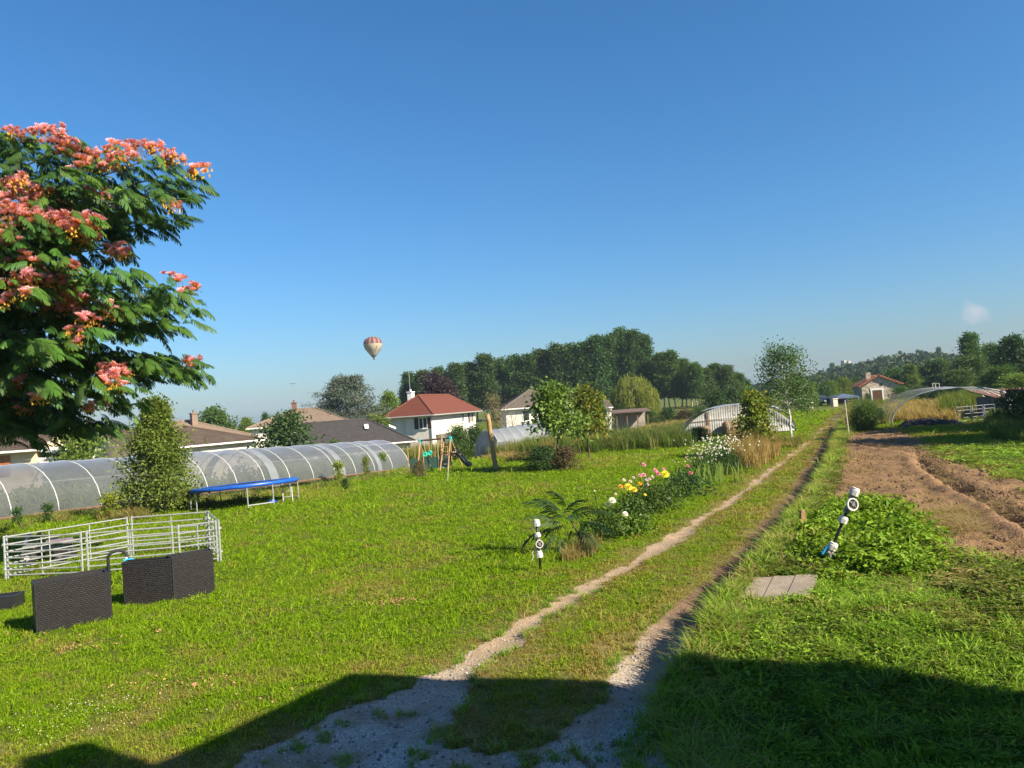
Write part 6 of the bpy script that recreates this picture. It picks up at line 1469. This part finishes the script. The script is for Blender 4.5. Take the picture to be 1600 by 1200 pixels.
def verge():
    rg = np.random.default_rng(2); X = []; S = []; Dd = []
    # tufts overhanging the far wheel rut
    for i in range(2000):
        y = 6+ (rg.random()**1.5)*50; x = np.interp(y, RY, RX)+np.interp(y, RY, RW_)+abs(rg.normal(.12, .22))+.22; X.append((x, y)); k = 1+y/40; S.append((k, k, rg.uniform(.28, .85))); Dd.append(rg.uniform(0, .5)+(.5 if rg.random() < .25 else 0))
    for i in range(420):
        y = 6.2+rg.random()*3.5; x = np.interp(y, RY, RX)+rg.uniform(.2, 5); X.append((x, y)); S.append((1, 1, rg.uniform(.28, .65))); Dd.append(rg.uniform(0, .3)+(.4 if rg.random() < .08 else 0))
    xx = rg.uniform(-3.6, 2.2, 9000); yy = rg.uniform(5.5, 13, 9000); tt_ = masks(xx, yy)[0]; q = (tt_ > .12) & (tt_ < .62) & (rg.random(9000) < .8)
    for a_, b_ in zip(xx[q], yy[q]): X.append((a_, b_)); S.append((.7, .7, rg.uniform(.18, .42))); Dd.append(np.clip(rg.normal(.4, .3), 0, 1))
    xx = rg.uniform(-2.6, 1.2, 500); yy = rg.uniform(5.5, 8.5, 500); q = masks(xx, yy)[0] > .6; q &= fbm(xx, yy, 1.6, 99) > .5
    for a_, b_ in zip(xx[q], yy[q]): X.append((a_, b_)); S.append((.6, .6, rg.uniform(.12, .35))); Dd.append(np.clip(rg.normal(.3, .3), 0, 1))
    X = np.array(X); k = ~slabs_in(X[:, 0], X[:, 1]) & (masks(X[:, 0], X[:, 1])[1] < .3); X = X[k]; P = np.stack([X[:, 0], X[:, 1], zg(X[:, 0], X[:, 1])], -1)
    vm = [blades('tuft', 20, .07, .14, .34, .013, .6, 260+i, ROUGH, .75) for i in range(4)]
    scatter('verge_tufts', 'taller grass tufts leaning over the wheel rut', P, np.array(S)[k], np.array(Dd)[k], vm, 5)
verge()
def poly_pts(poly, n, rg, z=0.):
    Q = np.array([(q.x, q.y) for q in (gnd(*p) for p in poly)]); lo, hi = Q.min(0), Q.max(0); out = np.zeros((0, 2))
    while len(out) < n:
        p = rg.uniform(lo, hi, (n*3, 2)); out = np.concatenate([out, p[inpoly(p[:, 0], p[:, 1], Q)]])
    return out[:n]
def weeds(name, label, polys, meshes, seed):
    rg = np.random.default_rng(seed); P = []; S = []; Dv = []
    for poly, n, s, h, dry in polys:
        p = poly_pts(poly, n, rg); k = ~in_green(p[:, 0], p[:, 1]); p = p[k]; P.append(np.stack([p[:, 0], p[:, 1], zg(p[:, 0], p[:, 1])], -1)); q = rg.uniform(.65, 1.25, len(p)); S.append(np.stack([s*q, s*q, h*q*rg.uniform(.8, 1.2, len(p))], -1)); pn = fbm(p[:, 0], p[:, 1], .8, seed)
        Dv.append(np.clip(dry+(pn-.5)*1.2+rg.normal(0, .1, len(p)), 0, 1))
    scatter(name, label, np.concatenate(P), np.concatenate(S), np.concatenate(Dv), meshes, seed, .08)
tm_ = [blades('weed_clump', 26, .22, .5, 1.0, .022, .35, 280+i, TALLM, .4) for i in range(4)]
weeds('tall_weeds', 'tall weeds and dry stalks along the far side of the lawn', [
    ([(742,716),(745,704),(860,700),(1060,697),(1075,690),(1085,698),(900,710),(850,718)], 1000, 1.3, 1.2, .25),
    ([(745,718),(800,712),(850,716),(800,722)], 160, 1.0, .45, .85),
    ([(610,728),(640,715),(745,708),(745,716),(660,726)], 520, 1.2, 1.45, .25),
    ([(900,703),(930,690),(1062,684),(1072,696)], 230, 1.4, .95, .35),
    ([(960,686),(960,664),(1080,652),(1085,680)], 900, 2.2, .55, .35),
    ([(1000,668),(1080,656),(1085,662),(1010,676)], 260, 2.2, .7, .9),
    ([(1146,726),(1152,700),(1205,694),(1216,712),(1180,735)], 360, 1.0, 1.15, .8),
    ([(1110,702),(1130,695),(1250,690),(1245,700)], 160, 1.1, .45, .45),
    ([(1395,660),(1400,636),(1530,632),(1540,648),(1490,660)], 1500, 1.6, .75, .85),
    ([(1470,656),(1475,632),(1530,632),(1530,650)], 260, 1.3, 1.4, .15),
    ([(1325,668),(1322,645),(1395,640),(1390,664)], 520, 1.5, .75, .4),
    ([(1332,640),(1335,632),(1420,630),(1420,638)], 300, 2.0, .8, .35),
    ([(1545,668),(1550,650),(1620,640),(1640,700),(1560,690)], 500, 1.2, .7, .0),
    ([(0,832),(0,808),(150,800),(330,782),(640,735),(640,742),(330,792),(160,812)], 620, 1.0, .33, .3),
    ([(150,816),(175,800),(240,800),(230,812)], 120, 1.0, .45, .5),
    ([(330,770),(450,752),(500,748),(420,764)], 150, .9, .55, .15),
    ([(880,880),(905,845),(935,850),(920,875)], 70, .5, .28, .6)], tm_, 12)
weeds('asparagus_row', 'feathery dark green asparagus rows before the shelter', [([(925,703),(1010,694),(1070,688),(1075,697),(935,707)], 80, 1.1, 1.0, .05), ([(1335,670),(1345,655),(1365,655),(1365,668)], 90, 1.0, 1.1, .0)],
      [broad('fern_clump', 140, .42, 1.25, .22, .012, 300+i, grassmat('asparagus_frond%d' % i, [(.03,.07,.02), (.055,.11,.03), (.09,.15,.04)], [(.2,.16,.05), (.3,.24,.08)]), 1.0) for i in range(2)], 13)
POT = grassmat('potato_leaf', [(.06,.135,.010), (.135,.235,.016), (.23,.33,.03)], [(.24,.17,.05), (.36,.26,.08)])
weeds('potato_patch', 'mound of leafy potato plants around the leaning riser', [([(1296,800),(1340,786),(1400,802),(1450,845),(1468,872),(1440,892),(1340,896),(1282,888),(1275,840)], 210, 1.0, .85, .08), ([(1255,870),(1262,830),(1300,800),(1300,880)], 60, .8, .8, .25), ([(1262,880),(1290,778),(1420,788),(1500,872),(1450,910),(1290,908)], 130, .6, .55, .2)],
      [broad('leaf_clump', 50, .30, .30, .125, .085, 320+i, POT, .6) for i in range(3)], 14)
WEED = grassmat('bed_weed', [(.05,.09,.012), (.09,.14,.02), (.15,.19,.03)], [(.26,.19,.07), (.42,.31,.13)])
weeds('bank_weeds', 'leafy weeds along the bank between the rut and the dug soil', [([(1245,850),(1262,800),(1300,720),(1312,690),(1318,700),(1308,760),(1296,800),(1262,860)], 320, .7, .35, .2), ([(1160,900),(1200,870),(1290,890),(1280,905)], 150, .7, .3, .1), ([(1470,880),(1600,885),(1650,960),(1560,960),(1450,905)], 170, .8, .30, .15), ([(1010,1180),(1110,1010),(1180,960),(1600,960),(1640,1190)], 520, .55, .22, .12), ([(1430,700),(1480,716),(1560,740),(1640,760),(1660,720),(1560,690)], 300, 1.0, .3, .2)],
      [broad('weed_leaves', 30, .24, .32, .15, .055, 340+i, WEED, .8) for i in range(2)]+[blades('weed_grass', 16, .14, .25, .5, .011, .6, 350, WEED, .8)], 15)
STR = grassmat('dry_stalk', [(.20,.17,.05), (.33,.25,.10), (.45,.34,.15)], [(.22,.16,.06), (.42,.31,.13)])
weeds('straw_litter', 'dry straw and pulled stalks strewn over the dug soil', [([(1325,700),(1400,685),(1420,720),(1500,800),(1400,800),(1320,780)], 620, .8, .35, .7), ([(1400,805),(1510,790),(1520,830),(1450,840)], 420, 1.0, .55, .35), ([(1440,700),(1500,735),(1600,775),(1600,860),(1500,850)], 300, .7, .3, .8), ([(1460,868),(1600,875),(1600,892),(1470,885)], 80, .9, .4, .6), ([(1380,905),(1600,900),(1600,990),(1400,960)], 70, .9, .4, .7)],
      [blades('stalk_clump', 9, .24, .05, .18, .012, 1.5, 360+i, STR, 4.0) for i in range(3)], 16)
def crops():
    rg = np.random.default_rng(44); L = (GB-GA).length; P = []
    for v in (1.2, 2.4, 4.0, 5.2):
        n = 260; u = rg.uniform(.5, L-.6, n); q = np.array(GA)[None, :2]+np.array(_d)[None, :2]*u[:, None]+SDn[None]*(v+rg.normal(0, .12, n))[:, None]; k = fbm(q[:, 0], q[:, 1], .25, 7) > .42; P.append(q[k])
    q = np.concatenate(P); s = rg.uniform(.7, 1.3, len(q)); scatter('greenhouse_crops', 'green crop rows growing inside the long film tunnel', np.stack([q[:, 0], q[:, 1], zg(q[:, 0], q[:, 1])], -1), np.stack([s, s, s*1.5], -1), rg.uniform(0, .4, len(q)), [broad('crop_leaves', 40, .45, .8, .22, .1, 380+i, POT, .8) for i in range(2)], 45)['category'] = 'crops'
crops()
def clods():
    rg = np.random.default_rng(9); x0, y0 = SOIL.min(0); x1, y1 = SOIL.max(0); p = rg.uniform((x0, y0), (x1, y1), (26000, 2)); p = p[inpoly(p[:, 0], p[:, 1], SOIL)]
    m = MB(); m.lathe([(0,-.5),(.4,-.35),(.5,0),(.38,.36),(0,.5)], 6); v = np.array(m.v)*np.array([1, .8, .6])+np.random.default_rng(2).normal(0, .06, (len(m.v), 3)); me = bpy.data.meshes.new('clod'); me.from_pydata(v.tolist(), [], m.f); me.materials.append(mat('soil_clod', (.19,.112,.066), (.13,.078,.048), 9, .95, bump=.6))
    s = .02+.10*rg.random(len(p))**5; P = np.stack([p[:, 0], p[:, 1], zg(p[:, 0], p[:, 1])+s*.1], -1); o = scatter('soil_clods', 'loose clods over the dug soil bed', P, np.stack([s]*3, -1), np.zeros(len(p)), [me], 17, 1.5); o['category'] = 'soil'
clods()
def gravel():
    rg = np.random.default_rng(19); x = rg.uniform(-3.2, 1.6, 16000); y = rg.uniform(5, 11.5, 16000); t = masks(x, y)[0]; k = (t > .55) & (rg.random(len(x)) < np.clip(1.5-(y-5)/6, .1, 1)); x, y = x[k], y[k]
    mes = []
    for i in range(3):
        m = MB(); m.lathe([(0,-.4),(.42,-.3),(.5,0),(.36,.3),(0,.4)], 6); v = np.array(m.v)*np.array([1, .8, .7])+np.random.default_rng(i).normal(0, .07, (len(m.v), 3)); me = bpy.data.meshes.new('pebble'); me.from_pydata(v.tolist(), [], m.f); g_ = (.42, .28, .17)[i]; me.materials.append(mat('pebble_stone_%s' % 'abc'[i], (g_, g_*.96, g_*.9), (g_*.75, g_*.72, g_*.66), 9, .9)); mes.append(me)
    s = .009+.04*rg.random(len(x))**6; P = np.stack([x, y, zg(x, y)+s*.15], -1); o = scatter('gravel', 'grey gravel and pebbles in the shaded yard of the track', P, np.stack([s]*3, -1), np.zeros(len(x)), mes, 20, .6); o['category'] = 'gravel'
gravel()
def clover_flowers():
    rg = np.random.default_rng(52); m = MB(); m.lathe([(0,-.4),(.42,-.2),(.5,.1),(.3,.45),(0,.5)], 6); me = bpy.data.meshes.new('clover_head'); me.from_pydata(m.v, [], m.f); me.materials.append(PETAL['white']); c = []
    for px, py, n, s in ((160,1108,60,.5),(140,1128,45,.45),(330,935,30,.5),(480,950,30,.5),(90,1150,26,.4),(560,1000,24,.6),(300,870,24,.6)): q = gnd(px, py); c.append(rg.normal((q.x, q.y), (s, s*.6), (n, 2)))
    p = np.concatenate(c); o = scatter('clover_flowers', 'tiny white clover heads dotted over the near lawn', np.stack([p[:, 0], p[:, 1], zg(p[:, 0], p[:, 1])+.055], -1), np.full((len(p), 3), .0125)*rg.uniform(.7, 1.3, (len(p), 1)), np.zeros(len(p)), [me], 53, .4); o['category'] = 'clover'
clover_flowers()
def petals():
    rg = np.random.default_rng(29); m = bpy.data.meshes.new('petal'); m.from_pydata([(-.014,-.010,0),(.014,-.008,.008),(.015,.010,0),(-.012,.010,.009)], [], [(0,1,2,3)]); m.materials.append(mat('fallen_petal', (.36,.20,.10), (.28,.15,.07), 9, .9)); c = []
    for px, py, n, s in ((112,1014,26,.22),(142,1013,22,.2),(245,988,14,.12),(240,980,8,.15),(125,1000,12,.3),(330,1068,40,.25),(612,941,160,.28),(430,1090,20,.4),(30,990,30,.3),(90,890,18,.3),(250,1070,30,.3)):
        q = gnd(px, py); p = rg.normal((q.x, q.y), (s, s*.6), (n, 2)); c.append(p)
    p = np.concatenate(c); o = scatter('fallen_petals', 'withered petals and dry clippings lying on the lawn', np.stack([p[:, 0], p[:, 1], zg(p[:, 0], p[:, 1])+.03], -1), np.full((len(p), 3), 1.0)*rg.uniform(.6, 1.6, (len(p), 1)), np.zeros(len(p)), [m], 30, .5); o['category'] = 'petals'
petals()
